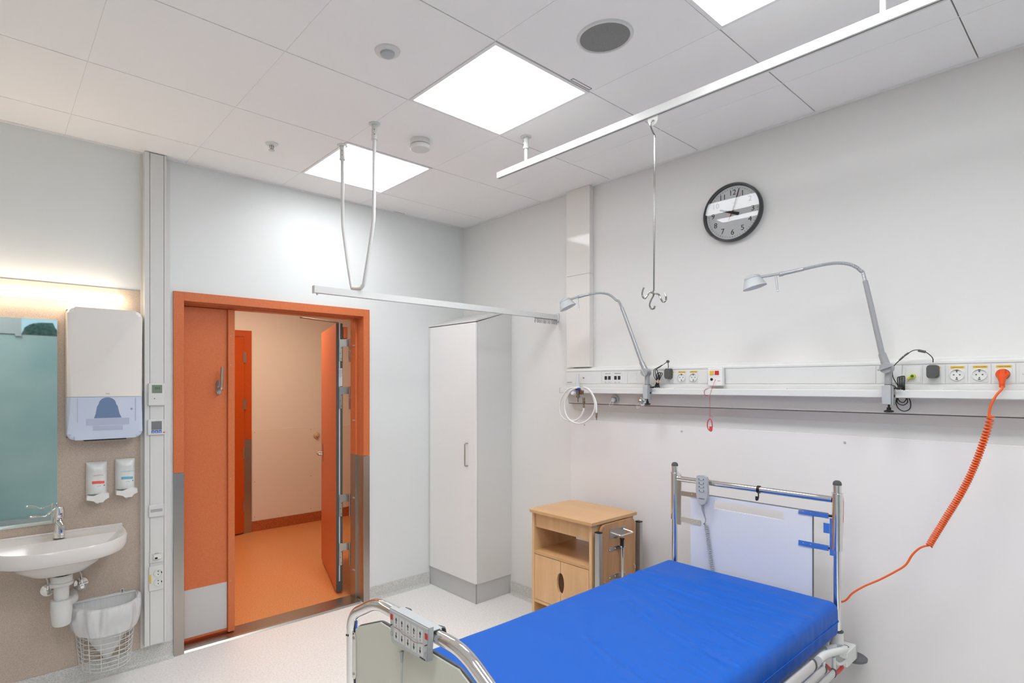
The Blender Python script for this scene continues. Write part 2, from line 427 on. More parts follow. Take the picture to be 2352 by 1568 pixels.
# ================================================================== THE DOORWAY
JY0, JY1 = 0.0, .17       # frame depth
d1 = holder('door_1', (-1.6, 0, 0))
FX0, FX1 = -2.281, -.933
g = G()
g.box(FX0, FX0+.058, -.014, 0.0, 1.10, 2.196, .001)
g.box(FX1-.052, FX1, -.014, 0.0, 1.10, 2.196, .001)
g.box(FX0+.058, FX1-.052, -.014, 0.0, 2.142, 2.196, .001)
g.out('architrave', M_orange, d1, smooth=False)
g = G()
g.box(FX0, FX0+.058, -.015, 0.0, 0, 1.098, .001); g.box(FX1-.052, FX1, -.015, 0.0, 0, 1.098, .001)
g.out('steel_guard', M_steel, d1, smooth=False, label='brushed steel lower half of door frame')
# jamb lining
g = G()
g.box(-2.25, -2.223, 0, .155, 0, 2.17); g.box(-.985, -.957, 0, .085, 1.1, 2.17); g.box(-.999, -.957, .085, .16, 1.1, 2.17)
g.box(-2.223, -.985, 0, .155, 2.142, 2.17); g.box(-2.223, -.999, .092, .155, 2.128, 2.143)
g.box(-2.223, -.985, .03, .04, 2.134, 2.143)
g.out('jamb', M_orange, d1, smooth=False)
g = G(); g.box(-.986, -.957, .0, .085, 0, 1.0995); g.box(-1.0, -.957, .085, .16, 0, 1.0995)
g.out('steel_guard', M_steel, d1, smooth=False)
g = G()
for z in (1.93, 1.36, .77, .22):
    for y in (.1, .118): g.cyl((-.9995, y, z), (-1.003, y, z), .006, seg=12)
g.out('bolt_cap', M_lgrey, d1)
G().prism([(-.01, .001), (.0, .012), (.02, .014), (.16, .014), (.17, .001)], 'x', -2.222, -1.001).out('threshold', M_steel, d1, smooth=False)
# fixed narrow leaf
leaf = G().box(-2.221, -1.935, .098, .142, .03, 2.122, .001).out('narrow_leaf', M_orange, d1, smooth=False, label='closed narrow orange leaf')
G().box(-1.935, -1.893, .080, .135, .02, 2.122, .001).out('meeting_stile', M_orange, d1, smooth=False)
g = G()
for z in (1.95, 1.76, 1.02, .35): g.cyl((-1.92, .080, z), (-1.92, .0785, z), .003, seg=10)
g.out('screw', M_lgrey, d1)
G().box(-2.221, -1.938, .0955, .098, .045, .345).out('kick_plate', M_plinth, d1, smooth=False)
h = ony(508, 880, .09)
g = G(); hx, hz = h.x+.0, 1.615
g.prism(rrect(hx-.03, hx+.0, hz-.045, hz+.045, .0149), 'y', .088, .0978)
g.out('handle_plate', M_steel, d1)
g = G(); g.cyl((hx-.012, .088, hz), (hx-.012, .05, hz), .010)
g.tube(fillet([(hx-.012, .05, hz-.01), (hx-.006, .048, hz+.13)], .01), .0095, 12)
g.sphere((hx-.012, .05, hz-.01), .0115)
g.out('handle', M_steel, d1)
# the open main leaf, swung into the corridor
a0 = onz(793, 1363); a1 = onz(756, 1286)
hinge = Vector((-1.012, .26, 0)); dv = Vector((a1.x-a0.x, a1.y-a0.y, 0)).normalized(); nv = Vector((-dv.y, dv.x, 0))   # nv points to -X side
LW, LT = .90, .052
lf = hinge
def lbox(g, s0, s1, t0, t1, z0, z1, bev=0.):
    c = lf + dv*(s0+s1)/2 + nv*(t0+t1)/2 + Vector((0, 0, (z0+z1)/2))
    return g.obox(c, dv, nv, Vector((0, 0, 1)), abs(s1-s0), abs(t1-t0), z1-z0, bev)
lbox(G(), .004, LW, 0, LT, .02, 2.11, .001).out('main_leaf', M_orange, d1, smooth=False, label='wide orange leaf standing open into corridor')
g = G(); lbox(g, -.004, .004, .002, .018, .02, 2.11); lbox(g, -.004, .004, .034, LT-.002, .02, 2.11); lbox(g, -.001, .004, .018, .034, .02, 2.11)
g.out('edge_seal', M_black if False else mat('dark_grey_seal', (82, 86, 88), .5), d1, smooth=False)
lbox(G(), -.003, .003, .021, .030, .1, 2.11).out('edge_strip', M_white, d1, smooth=False, label='white seal strip on leaf edge')
g = G()
for z in (1.90, 1.53, .69, .31):
    lbox(g, -.008, -.004, .006, .030, z-.085, z+.085, .001)
    lbox(g, -.012, -.008, -.05, .026, z+.03, z+.085)
    c = lf + dv*(-.012) + nv*(-.052)
    g.cyl(c+Vector((0, 0, z-.09)), c+Vector((0, 0, z-.002)), .008, seg=12); g.cyl(c+Vector((0, 0, z+.002)), c+Vector((0, 0, z+.088)), .008, seg=12)
    lbox(g, -.012, -.008, -.09, -.05, z-.09, z-.03)
g.out('hinge', M_steel, d1)
g = G()
for z in (1.90, 1.53, .69, .31):
    for k in range(4):
        c = lf + dv*(-.008) + nv*(.012+.008*(k % 2)) + Vector((0, 0, z-.065+.042*k)); g.cyl(c, c-dv*.0015, .0035, seg=10)
g.out('hinge_screw', mat('screw_dark', (90, 84, 76), .4, .7), d1)
g = G(); lbox(g, -.0055, -.004, .004, .032, 1.62, 1.76); lbox(g, -.0055, -.004, .004, .028, 1.70-.2+.085, 1.61)
lb = g.out('paper_label', mat('label_paper', (214, 214, 220), .6), d1, smooth=False)
for k in range(7):
    c = lf + dv*(-.0056) + nv*.018 + Vector((0, 0, 1.745-.009*k))
    text(['Brannklasse', 'EI2 30-Sa', 'Rw 35 dB', 'EN 14351', 'M10x21', 'Nr 20418', '2017'][k], .007, M_ink, c, -nv, UP, lb, 'lettering')
c = lf + dv*.80 + nv*LT + Vector((0, 0, 1.012))
g = G(); g.cyl(c, c+nv*.05, .010); g.tube(fillet([c+nv*.05, c+nv*.052-dv*.03, c+nv*.052-dv*.125, c+nv*.02-dv*.128], .012), .009, 12)
g.obox(c+nv*.003, dv, nv, Vector((0, 0, 1)), .04, .006, .16, .002)
c2 = lf + dv*.80 + Vector((0, 0, 1.012)); g.cyl(c2, c2-nv*.05, .010); g.tube([c2-nv*.05, c2-nv*.05-dv*.12], .009, 12)
g.out('handle', M_steel, d1)
c = lf + dv*.05 - nv*.02 + Vector((0, 0, 2.04)); G().obox(c, dv, nv, Vector((0, 0, 1)), .1, .035, .09, .003).out('closer_block', M_orange, d1, smooth=False)
G().tube([lf+dv*.03+nv*.03+Vector((0, 0, 2.118)), Vector((-1.42, .13, 2.115))], .005, 8).out('closer_arm', M_steel, d1)

struct(G().box(.2, 2.6, .0, .14, 0, 2.8), 'wall_corridor_side', M_cwall, smooth=False)
# ------------------------------------------------------------------ corridor behind the doorway
CY = 2.58
struct(G().box(-3.6, 2.6, .09, CY+.15, -.1, .0), 'floor_corridor', M_ofloor, smooth=False)
struct(G().box(-3.6, 2.6, CY, CY+.15, 0, 2.7), 'wall_corridor', M_cwall, smooth=False)
g = G(); g.box(-3.7, -3.6, .14, CY, 0, 2.7); g.box(2.5, 2.6, .14, CY, 0, 2.7)
struct(g, 'wall_corridor_end', M_cwall, smooth=False)
struct(G().box(-3.6, 2.6, .14, CY+.1, 2.7, 2.8), 'ceiling_corridor', M_ceil, smooth=False)
g = G(); g.box(-.90, 2.5, CY-.008, CY-.0005, 0.0, .112, .002)
struct(g, 'baseboard_corridor', M_obase, smooth=False)
p = struct(G().box(-.888, 1.6, CY-.006, CY-.0006, .115, 1.13, .001), 'trim_5', mat('corridor_sheet', (238, 224, 208), .4), smooth=False)
g = G()
for x in (-.865, -.20): 
    for z in (1.10, .55, .16): g.cyl((x, CY-.006, z), (x, CY-.009, z), .007, .006, 12)
g.out('screw_cap', M_lgrey, p)
b = ony(727, 999, CY-.02)
bs_ = thing('door_stop', 'small cream round wall buffer on the corridor wall panel', 'door stop', (b.x, CY-.006, b.z))
G().lathe([(.034, .0005), (.036, .014), (.030, .020), (0, .021)], (b.x, CY-.006, b.z), (0, -1, 0), 24).out('base', mat('cream_rubber', (214, 190, 160), .5), bs_)
G().lathe([(.020, .0205), (.020, .034), (.014, .042), (0, .043)], (b.x, CY-.006, b.z), (0, -1, 0), 20).out('buffer', mat('cream_rubber', (214, 190, 160), .5), bs_)
# second orange door in the corridor wall, ajar towards us
d2 = holder('door_2', (-1.4, CY, 0))
g = G(); g.box(-.995, -.905, CY-.025, CY, 1.03, 2.225, .001); g.box(-1.95, -.995, CY-.025, CY, 2.155, 2.225, .001); g.box(-2.0, -1.95, CY-.025, CY, 0, 2.225)
g.out('door_frame', M_orangd, d2, smooth=False)
G().box(-.995, -.905, CY-.026, CY, .0, 1.029, .001).out('steel_guard', M_steel, d2, smooth=False)
hp = Vector((-.998, CY-.03, 0)); an = math.radians(9); dd = Vector((-math.cos(an), -math.sin(an), 0)); nn = Vector((dd.y, -dd.x, 0))
G().obox(hp+dd*.45+Vector((0, 0, 1.085)), dd, nn, Vector((0, 0, 1)), .9, .04, 2.13, .001).out('door_leaf', M_orangd, d2, smooth=False)
g = G()
for z in (1.93, 1.42, .88, .30): g.cyl((-.998, CY-.05, z-.06), (-.998, CY-.05, z+.06), .009, seg=12); g.box(-.998, -.975, CY-.05, CY-.046, z-.055, z+.055)
g.out('hinge', M_steel, d2)
# corridor ceiling luminaire
cl = thing('corridor_light', 'long warm ceiling light in the corridor outside the door', 'ceiling light', (-1.2, 1.35, 2.7))
G().box(-1.9, -.5, 1.15, 1.55, 2.665, 2.6995, .003).out('housing', M_white, cl, smooth=False)
G().box(-1.88, -.52, 1.17, 1.53, 2.658, 2.6645).out('diffuser', mat('corridor_diffuser', (255, 235, 210), .5, emit=(255, 232, 206), power=19.0), cl, smooth=False)

# ================================================================== CEILING FITTINGS
c = onz(1389, 84, H)
t = thing('ceiling_speaker', 'round flush ceiling speaker with perforated grey grille', 'speaker', (c.x, c.y, H))
G().lathe([(.108, .0), (.104, -.006), (.097, -.008), (.094, -.004), (.094, .01), (.108, .01)], (c.x, c.y, H), seg=48, closed=True).out('rim', M_white, t)
G().lathe([(.0955, -.0035), (.06, -.005), (0, -.0055)], (c.x, c.y, H), seg=48).out('grille', M_mesh, t)
c = onz(890, 117, H)
t = thing('motion_sensor', 'small round motion sensor with domed lens, left of the big ceiling light', 'sensor', (c.x, c.y, H))
G().lathe([(.052, 0), (.050, -.006), (.032, -.010), (0, -.010)], (c.x, c.y, H), seg=36).out('base', M_white, t)
G().lathe([(.030, -.010), (.028, -.018), (.018, -.025), (0, -.028)], (c.x, c.y, H), seg=28).out('lens', M_lgrey, t)
c = onz(965, 322, H)
t = thing('smoke_detector', 'white round two-tier smoke detector between the light panels', 'smoke detector', (c.x, c.y, H))
G().lathe([(.054, 0), (.054, -.026), (.050, -.028), (0, -.028)], (c.x, c.y, H), seg=40).out('base', M_white, t)
G().lathe([(.044, -.028), (.044, -.032), (.056, -.033), (.057, -.046), (.050, -.052), (0, -.053)], (c.x, c.y, H), seg=40).out('cover', M_white, t)
c = onz(624, 330, H)
t = thing('sprinkler', 'tiny chrome fire sprinkler head in a ceiling rosette', 'sprinkler', (c.x, c.y, H))
G().lathe([(.036, 0), (.032, -.006), (.014, -.008), (0, -.008)], (c.x, c.y, H), seg=28).out('rosette', M_white, t)
g = G(); g.tube([(c.x-.009, c.y, H-.008), (c.x-.011, c.y, H-.022), (c.x, c.y, H-.036)], .0022, 6); g.tube([(c.x+.009, c.y, H-.008), (c.x+.011, c.y, H-.022), (c.x, c.y, H-.036)], .0022, 6)
g.cyl((c.x, c.y, H-.008), (c.x, c.y, H-.034), .003, seg=8); g.lathe([(.016, 0), (.016, -.002), (0, -.002)], (c.x, c.y, H-.036), seg=16)
g.out('nozzle', M_nickel, t)
# small ventilation label slot beside the middle panel


# ------------------------------------------------------------------ curtain tracks
tz = onx(1145, 404, -.9).z
t = thing('curtain_track', 'long white straight curtain track hung from the ceiling, parallel to the clock wall', 'curtain track', (-.9, -2.8, H))
ye = onx(1145, 404, -.9).y
def channel(g, axis, a, b, c0, z0, z1, wd=.026):
    t_ = .003
    for (p, q, r, s) in ((-wd/2, wd/2, z1-t_, z1), (-wd/2, -wd/2+t_, z0, z1-t_), (wd/2-t_, wd/2, z0, z1-t_), (-wd/2+t_, -wd/2+.009, z0, z0+t_), (wd/2-.009, wd/2-t_, z0, z0+t_)):
        if axis == 'y': g.box(c0+p, c0+q, a, b, r, s)
        else: g.box(a, b, c0+p, c0+q, r, s)
g = G(); channel(g, 'y', -4.6, ye, -.9, tz-.016, tz+.018); g.out('rail', M_white, t, smooth=False)
G().box(-.9135, -.8865, ye-.001, ye+.002, tz-.0165, tz+.0185, .0005).out('end_cap', M_white, t, smooth=False)
def hanger(y):
    g = G(); g.lathe([(.030, 0), (.030, -.004), (.016, -.006)], (-.9, y, H), seg=24); g.cyl((-.9, y, H-.005), (-.9, y, H-.062), .0145, seg=20)
    g.cyl((-.9, y, H-.062), (-.9, y, tz+.017), .009, seg=16); g.cyl((-.9, y, H-.058), (-.9, y, H-.066), .0165, seg=16)
    hg = g.out('ceiling_hanger', M_white, t)
    for dz in (-.026, -.046): G().cyl((-.913, y+.006, H+dz), (-.9155, y+.007, H+dz), .0022, seg=8).out('grub_screw', M_black, hg)
for y in (-1.60, -3.2): hanger(y)
# trolley and hook rod
hy = onx(1500, 275, -.9).y
k = thing('hanging_hook', 'chrome rod with triple drip hooks hanging from the curtain track', 'hook', (-.9, hy, tz-.016))
zb = tz-.0165
g = G(); g.prism([(hy-.024, zb), (hy+.024, zb)] + [(hy+.024*math.cos(a)*.98, zb-.012-.024*math.sin(a)*1.2) for a in [math.pi*i/10 for i in range(11)]], 'x', -.903, -.897)
g.cyl((-.9, hy-.012, zb+.006), (-.9, hy+.012, zb+.006), .005, seg=10)
g.out('trolley', M_white, k)
z0 = zb-.030; zr = onx(1500, 668, -.9).z
g = G(); g.tube(smooth_path([(-.904, hy-.006, z0+.012), (-.910, hy+.002, z0+.006), (-.909, hy+.006, z0-.012), (-.902, hy-.001, z0-.04), (-.9, hy-.008, z0-.055), (-.9, hy-.008, z0-.07)], 6), .0032, 10)
g.tube([(-.9, hy-.008, z0-.066), (-.9, hy-.004, zr)], .0036, 12)
g.out('rod', M_nickel, k)
g = G()
J = Vector((-.9, hy-.004, zr))
q = [onx(u, v, -.9) for u, v in ((1479, 660), (1475, 672), (1476, 681), (1481, 685), (1487, 679), (1492, 671), (1500, 673))]
g.tube(smooth_path(q, 6), .0038, 8)
q = [onx(u, v, -.9) for u, v in ((1500, 673), (1513, 676), (1518, 686), (1523, 693), (1529, 690), (1530, 682), (1527, 673))]
g.tube(smooth_path(q, 6), .0038, 8)
q = [onx(1500, 668, -.9), onx(1501, 678, -.905), onx(1496, 688, -.93), onx(1492, 700, -.955), onx(1496, 709, -.965), onx(1502, 708, -.975), onx(1504, 703, -.98)]
g.tube(smooth_path(q, 6), .0038, 8)
g.out('hook', M_nickel, k)
# low track on the V-shaped hanger, into the bed wall
Y2 = -1.052; z2 = ony(1000, 697, -1.052).z
xl2 = ony(721, 664, Y2).x
t = thing('curtain_track', 'low white curtain track fixed to the bed wall and held by a V-shaped tube', 'curtain track', (-.95, Y2, z2))
g = G(); channel(g, 'x', xl2, -.004, Y2, z2-.016, z2+.019); g.out('rail', M_white, t, smooth=False)
G().box(xl2-.004, xl2+.001, Y2-.0145, Y2+.0145, z2-.018, z2+.0205, .001).out('end_cap', M_white, t, smooth=False)
G().box(-.012, -.0005, Y2-.022, Y2+.022, z2-.03, z2+.03, .003).out('wall_bracket', M_white, t, smooth=False)
G().cyl((xl2+.018, Y2, z2-.016), (xl2+.018, Y2, z2-.026), .005, seg=12).out('stopper', M_white, t)
vx = -1.608
pv = [(vx, -1.20, H-.075), (vx, -1.195, 2.55), (vx, -1.18, 2.44), (vx, -1.10, 2.19), (vx, -1.075, 2.158), (vx, Y2, 2.149), (vx, -.985, 2.158), (vx, -.955, 2.19), (vx, -.875, 2.47), (vx, -.86, 2.58), (vx, -.855, H-.075)]
G().tube(smooth_path(pv, 8), .0095, 14).out('v_tube', M_white, t)
for y in (-1.20, -.855):
    g = G(); g.lathe([(.030, 0), (.030, -.004), (.016, -.006)], (vx, y, H), seg=24); g.cyl((vx, y, H-.004), (vx, y, H-.082), .0145, seg=20); g.cyl((vx, y, H-.074), (vx, y, H-.083), .0165, seg=20)
    hg = g.out('ceiling_hanger', M_white, t)
    for dz in (-.035, -.06): G().cyl((vx-.008, y-.0125, H+dz), (vx-.009, y-.0148, H+dz), .0022, seg=8).out('grub_screw', M_black, hg)
g = G(); g.cyl((vx, Y2, 2.149), (vx, Y2, z2+.018), .005, seg=12); g.box(vx-.014, vx+.014, Y2-.010, Y2+.010, z2+.0185, z2+.022)
g.out('clamp', M_white, t)
# bunch of gliders parked at the wall end
x = -.225
for i in range(15):
    xx = -.232+i*.0168
    g = G(); g.box(xx-.002, xx+.002, Y2-.005, Y2+.005, z2-.022, z2-.010)
    dy = random.uniform(-.006, .006)
    g.tube(smooth_path([(xx, Y2, z2-.022), (xx+.005, Y2+dy, z2-.034), (xx+.001, Y2+dy*1.5, z2-.050), (xx-.005, Y2+dy, z2-.040), (xx-.001, Y2+dy*.5, z2-.029)], 4), .0019, 6)
    o = g.out('curtain_glider', M_grey, None, org=(xx, Y2, z2-.022))
    tag(o, 'small grey plastic curtain glider bunched at the wall end of the low track', 'curtain glider', 'curtain gliders parked at the wall')

# ================================================================== WALL CLOCK
cy_, cz_, cr_ = -2.312, 2.575, .158
ck = thing('wall_clock', 'round wall clock with black rim showing just after ten', 'clock', (0, cy_, cz_))
O = (-.0005, cy_, cz_); N_ = (-1, 0, 0)
G().lathe([(cr_-.002, 0), (cr_, .006), (cr_, .034), (cr_-.004, .040), (cr_-.009, .040), (cr_-.011, .034), (cr_-.011, .018), (cr_-.02, .012), (cr_-.02, 0)], O, N_, 64, closed=True).out('rim', M_black if False else mat('dark_grey_rim', (62, 63, 64), .35), ck)
G().lathe([(cr_-.0115, .012), (cr_-.0115, .016), (0, .016)], O, N_, 64).out('dial', M_face, ck)
xf_ = -.0169
g = G()
for k in range(60):
    a = math.radians(6*k); r_ = .132
    y = cy_ - r_*math.sin(a); z = cz_ + r_*math.cos(a); s_ = .0022 if k % 5 == 0 else .0012
    ra = Vector((0, -math.sin(a), math.cos(a))); rt = Vector((0, -math.cos(a), -math.sin(a)))
    g.obox((xf_-.0002, y, z), ra, rt, Vector((1, 0, 0)), .0045, s_*1.4, .0006)
g.out('minute_marks', M_ink, ck, smooth=False)
for k in range(1, 13):
    a = math.radians(30*k); r_ = .108
    text(str(k), .041, M_ink, (xf_-.0003, cy_ - r_*math.sin(a), cz_ + r_*math.cos(a)), XR, UP, ck, 'numeral')
text('IBU', .013, mat('faint_print', (150, 152, 168), .6), (xf_-.0003, cy_, cz_+.052), XR, UP, ck, 'dial_mark')
def hand(ang, l0, l1, w0, w1, x, m, nm):
    a = math.radians(ang); ra = Vector((0, -math.sin(a), math.cos(a))); rt = Vector((0, -math.cos(a), -math.sin(a)))
    c0 = Vector((x, cy_, cz_)); g = G()
    P_ = [c0-ra*l0-rt*w0, c0-ra*l0+rt*w0, c0+ra*l1+rt*w1, c0+ra*l1-rt*w1]
    A = [g.bm.verts.new(p) for p in P_]; B = [g.bm.verts.new(p-Vector((.0008, 0, 0))) for p in P_]
    g.bm.faces.new(A); g.bm.faces.new(B[::-1])
    for i in range(4): g.bm.faces.new((A[i], B[i], B[(i+1) % 4], A[(i+1) % 4]))
    g.out(nm, m, ck, smooth=False)
hand(292, .038, .075, .0085, .004, -.0195, M_ink, 'hour_hand')
hand(17, .0, .128, .0042, .0022, -.0212, M_ink, 'minute_hand')
hand(207, .0, .045, .0028, .0022, -.0228, M_red, 'second_hand')
hand(27, .0, .12, .0008, .0005, -.0228, M_red, 'second_hand_tip')
G().lathe([(.006, 0), (.006, .009), (0, .009)], (-.0165, cy_, cz_), N_, 20).out('hub', M_ink, ck)
G().lathe([(cr_-.0112, .030), (cr_-.0112, .032), (0, .032), (0, .030)], O, N_, 64).out('glass', M_glass, ck)

# ================================================================== BEDHEAD SUPPLY UNIT on the clock wall
YE = -1.215; YB = -4.5
un = thing('bedhead_unit', 'long white bedhead supply trunking with sockets and equipment rail', 'supply trunking', (0, -2.4, 1.46))
def ext(g, prof, a, b): return g.prism(prof, 'y', a, b)
G().prism([(-.0005, 1.752), (-.018, 1.752), (-.024, 1.745), (-.090, 1.738), (-.097, 1.730), (-.097, 1.722), (-.0935, 1.719), (-.0935, 1.636), (-.099, 1.632), (-.099, 1.608), (-.093, 1.606), (-.0005, 1.606)], 'y', YB, YE).out('trunk_body', M_white, un, angle=20)
G().prism([(-.0005, 1.6055), (-.092, 1.6055), (-.0755, 1.508), (-.060, 1.504), (-.0755, 1.502), (-.038, 1.499), (-.004, 1.457), (-.0005, 1.457)], 'y', YB, YE).out('lower_cover', mat('trunk_lower', (222, 216, 211), .4), un, angle=20)
rl = G(); rl.prism([(-.113, 1.611), (-.137, 1.611), (-.140, 1.608), (-.140, 1.579), (-.137, 1.576), (-.131, 1.576), (-.131, 1.602), (-.113, 1.604)], 'y', YB, YE+.02)
rl = rl.out('equipment_rail', M_white, un, angle=20)
G().box(-.1405, -.112, YE+.0198, YE+.024, 1.575, 1.612).out('end_cap', M_lgrey, un, smooth=False)
for y in (-1.40, -2.0, -2.6, -3.2, -3.8, -4.3): G().box(-.114, -.098, y-.02, y+.02, 1.608, 1.614).out('rail_bracket', M_white, un, smooth=False)
XF = -.0945
def cover(y0, y1, nm='cover_plate', m=M_white, x=.0):
    return G().box(XF-.0015-x, XF+.001, y1+.0012, y0-.0012, 1.638, 1.7165, .0006).out(nm, m, un, smooth=False)
cover(YE-.001, -1.507); cover(-1.507, -1.70); cover(-1.70, -1.90, 'cover_plate'); cover(-1.90, -2.228); cover(-2.307, -2.985); cover(-2.985, -3.08)
cover(-3.08, -3.15); cover(-3.15, -3.225); cover(-3.225, -3.295); cover(-3.295, -3.365); cover(-3.365, -3.435); cover(-3.435, -3.51); cover(-3.51, YB)
XS = XF-.0016
def frame_slot(y, w=.052):
    g = G(); g.box(XS-.0016, XS+.001, y-w/2, y+w/2, 1.643, 1.709, .0006); return g.out('device_plate', M_whiteg if False else M_white, un, smooth=False)
def ylabel(par, y, w=.044, s='=XXDHCL.40.K8600'):
    l = G().box(XS-.0026, XS-.0012, y-w/2, y+w/2, 1.7005, 1.7095).out('paper_label', mat('yellow_label', (232, 190, 60), .6), par, label='yellow circuit label', smooth=False)
    text(s, w/10.5, mat('brown_print', (96, 66, 20), .6), (XS-.0029, y, 1.705), XR, UP, par, 'lettering')
def socket(y, z=1.674, lab=True, r=.0215, diag=False):
    s = frame_slot(y)
    # recess drawn as a dished ring: proud rim with a sunk floor
    g = G(); g.lathe([(r+.003, .0), (r+.0022, .0052), (r, .0055), (r-.0012, .0004), (0, .0004)], (XS-.0016, y, z), (-1, 0, 0), 32)
    k = g.out('socket', mat('socket_white', (224, 224, 220), .35), un)
    g = G()
    for dy, dz in ((-.0095, 0), (.0095, 0), (0, .0125), (0, -.0125)): g.cyl((XS-.0005, y+dy, z+dz), (XS-.0026, y+dy, z+dz), .0026, seg=12)
    g.box(XS-.0040, XS, y-.004, y+.004, z+r-.0045, z+r-.0008); g.box(XS-.0040, XS, y-.004, y+.004, z-r+.0008, z-r+.0045)
    g.out('pin_hole', mat('pin_hole_dark', (70, 68, 62), .6), k)
    if lab: ylabel(un, y-.002)
for y in (-2.059, -2.130, -3.261, -3.330): socket(y)
socket(-3.399); frame_slot(-3.47); frame_slot(-3.118); frame_slot(-3.187); ylabel(un, -3.187); frame_slot(-2.205); frame_slot(-1.985); ylabel(un, -1.990)
frame_slot(-1.742); frame_slot(-1.825)
G().cyl((XS-.0016, -3.455, 1.674), (XS-.003, -3.455, 1.674), .0016, seg=8).out('screw', M_grey, un)
# data sockets
for y, s in ((-1.556, 'LEDIG 01-02'), (-1.629, 'TELEDATA 03')):
    p_ = frame_slot(y, .062)
    for q, dy in enumerate((.015, -.012)):
        g = G(); g.box(XS-.003, XS-.0012, y+dy-.0092, y+dy+.0092, 1.6645, 1.6875); j = g.out('data_port', M_ink, un, smooth=False)
        g = G(); g.box(XS-.0036, XS-.003, y+dy-.004, y+dy+.004, 1.669, 1.682); g.out('shutter', mat('shutter_grey', (60, 66, 62), .4), j, smooth=False)
        text('B21-%d' % (q+1), .0055, M_ink, (XS-.0019, y+dy, 1.648), XR, UP, un, 'lettering')
    text(s, .0075, M_ink, (XS-.0019, y, 1.7035), XR, UP, un, 'lettering')
text('MEDISUPPLY', .008, M_ink, (XF-.0019, -1.245, 1.648), XR, UP, un, 'lettering')
g = G(); g.cyl((XF-.0012, -1.363, 1.678), (XF-.006, -1.363, 1.678), .005, seg=14); g.out('lock', M_steel, un)
# equipotential stud yellow-green
g = G(); g.cyl((XS-.001, -3.118, 1.670), (XS-.016, -3.118, 1.670), .010, .009, seg=20); g.obox((XS-.007, -3.112, 1.6665), Vector((1, 0, 0)), Vector((0, .8, -.6)), Vector((0, .6, .8)), .012, .032, .008, .001)
e_ = g.out('earth_stud', mat('yellow_green', (214, 210, 60), .4), un)
G().cyl((XS-.0165, -3.118, 1.670), (XS-.019, -3.118, 1.670), .0055, seg=16).out('stud_cap', mat('deep_green', (20, 110, 60), .4), e_)
# nurse call box
nb = thing('nurse_call_box', 'white nurse call box with yellow and red buttons on the trunking', 'call box', (XF, -2.268, 1.672))
G().box(-.128, -.0992, -2.308, -2.228, 1.626, 1.724, .003).out('housing', M_whiteg, nb, smooth=False)
G().box(-.131, -.128, -2.262, -2.240, 1.686, 1.708, .0008).out('button', M_yellow, nb, label='yellow call button', smooth=False)
G().box(-.131, -.128, -2.290, -2.268, 1.686, 1.708, .0008).out('button', M_red, nb, label='red call button', smooth=False)
G().cyl((-.1278, -2.250, 1.662), (-.1295, -2.250, 1.662), .0075, seg=20).out('jack', M_ink, nb)
G().box(-.1284, -.1279, -2.296, -2.236, 1.6755, 1.6765).out('seam', M_grey, nb, smooth=False)
G().box(-.1284, -.1279, -2.292, -2.242, 1.7165, 1.7175).out('seam', M_grey, nb, smooth=False)
text('SOS', .008, M_red, (-.1285, -2.290, 1.653), XR, UP, nb, 'lettering')
# call pull cord with red bangle handle
pc = thing('pull_cord', 'thin red emergency pull cord with a red handle over the rail', 'pull cord', (-.145, -2.25, 1.66))
cordm = mat('red_cord', (198, 66, 76), .5)
g = G(); g.tube(smooth_path([(-.129, -2.272, 1.662), (-.138, -2.266, 1.64), (-.1425, -2.261, 1.615), (-.1435, -2.255, 1.60), (-.143, -2.248, 1.57), (-.142, -2.248, 1.50), (-.142, -2.247, 1.452)], 6), .0011, 6)
g.tube(smooth_path([(-.139, -2.236, 1.613), (-.143, -2.222, 1.606), (-.1435, -2.215, 1.592), (-.143, -2.222, 1.575), (-.141, -2.235, 1.573)], 6), .0013, 6)
g.tube([(-.142, -2.247, 1.466), (-.142, -2.262, 1.458)], .001, 6)
g.out('cord', cordm, pc)
pz = 1.413
g = G(); g.tube(smooth_path([(-.142, -2.247, pz+.034), (-.142, -2.236, pz+.022), (-.142, -2.2335, pz-.005), (-.142, -2.240, pz-.024), (-.142, -2.256, pz-.031), (-.142, -2.260, pz-.005), (-.142, -2.257, pz+.022)], 6, True), .0028, 8, closed=True)
g.prism([(-2.2445, pz-.006), (-2.2595, pz-.006), (-2.257, pz-.031), (-2.2435, pz-.024)], 'x', -.1432, -.1408)
g.out('handle', mat('red_handle', (206, 72, 78), .35), pc)

# gas outlets in the lower cover
def outlet(y, z, kk, lab):
    xo = -.083
    t = thing('gas_outlet', lab, 'gas outlet', (xo, y, z), 'gas outlets under the equipment rail')
    d = Vector((-.98, 0, -.17)).normalized()
    G().lathe([(.027, 0), (.029, .004), (.026, .009), (.0205, .010), (.0205, .004), (.0, .004)], (xo, y, z), d, 32).out('ring', M_satin if kk == 0 else M_chrome, t)
    G().lathe([(.014, .004), (.015, .026), (.010, .030), (0, .030)], (xo, y, z), d, 24).out('plug', M_lgrey if kk == 0 else M_chrome, t)
    c = Vector((xo-.028, y, z-.004))
    G().tube(smooth_path([c, c+Vector((-.004, .012, -.014)), c+Vector((-.004, .022, -.032)), c+Vector((-.003, .012, -.041)), c+Vector((-.003, -.002, -.028)), c+Vector((-.002, -.004, -.012))], 6, True), .0012, 6, closed=True).out('retaining_loop', M_white, t)
outlet(-1.602, 1.540, 0, 'grey round gas outlet with white loop, first right of the white hose')
outlet(-1.797, 1.533, 1, 'chrome round gas outlet with white loop, beside the left lamp clamp')

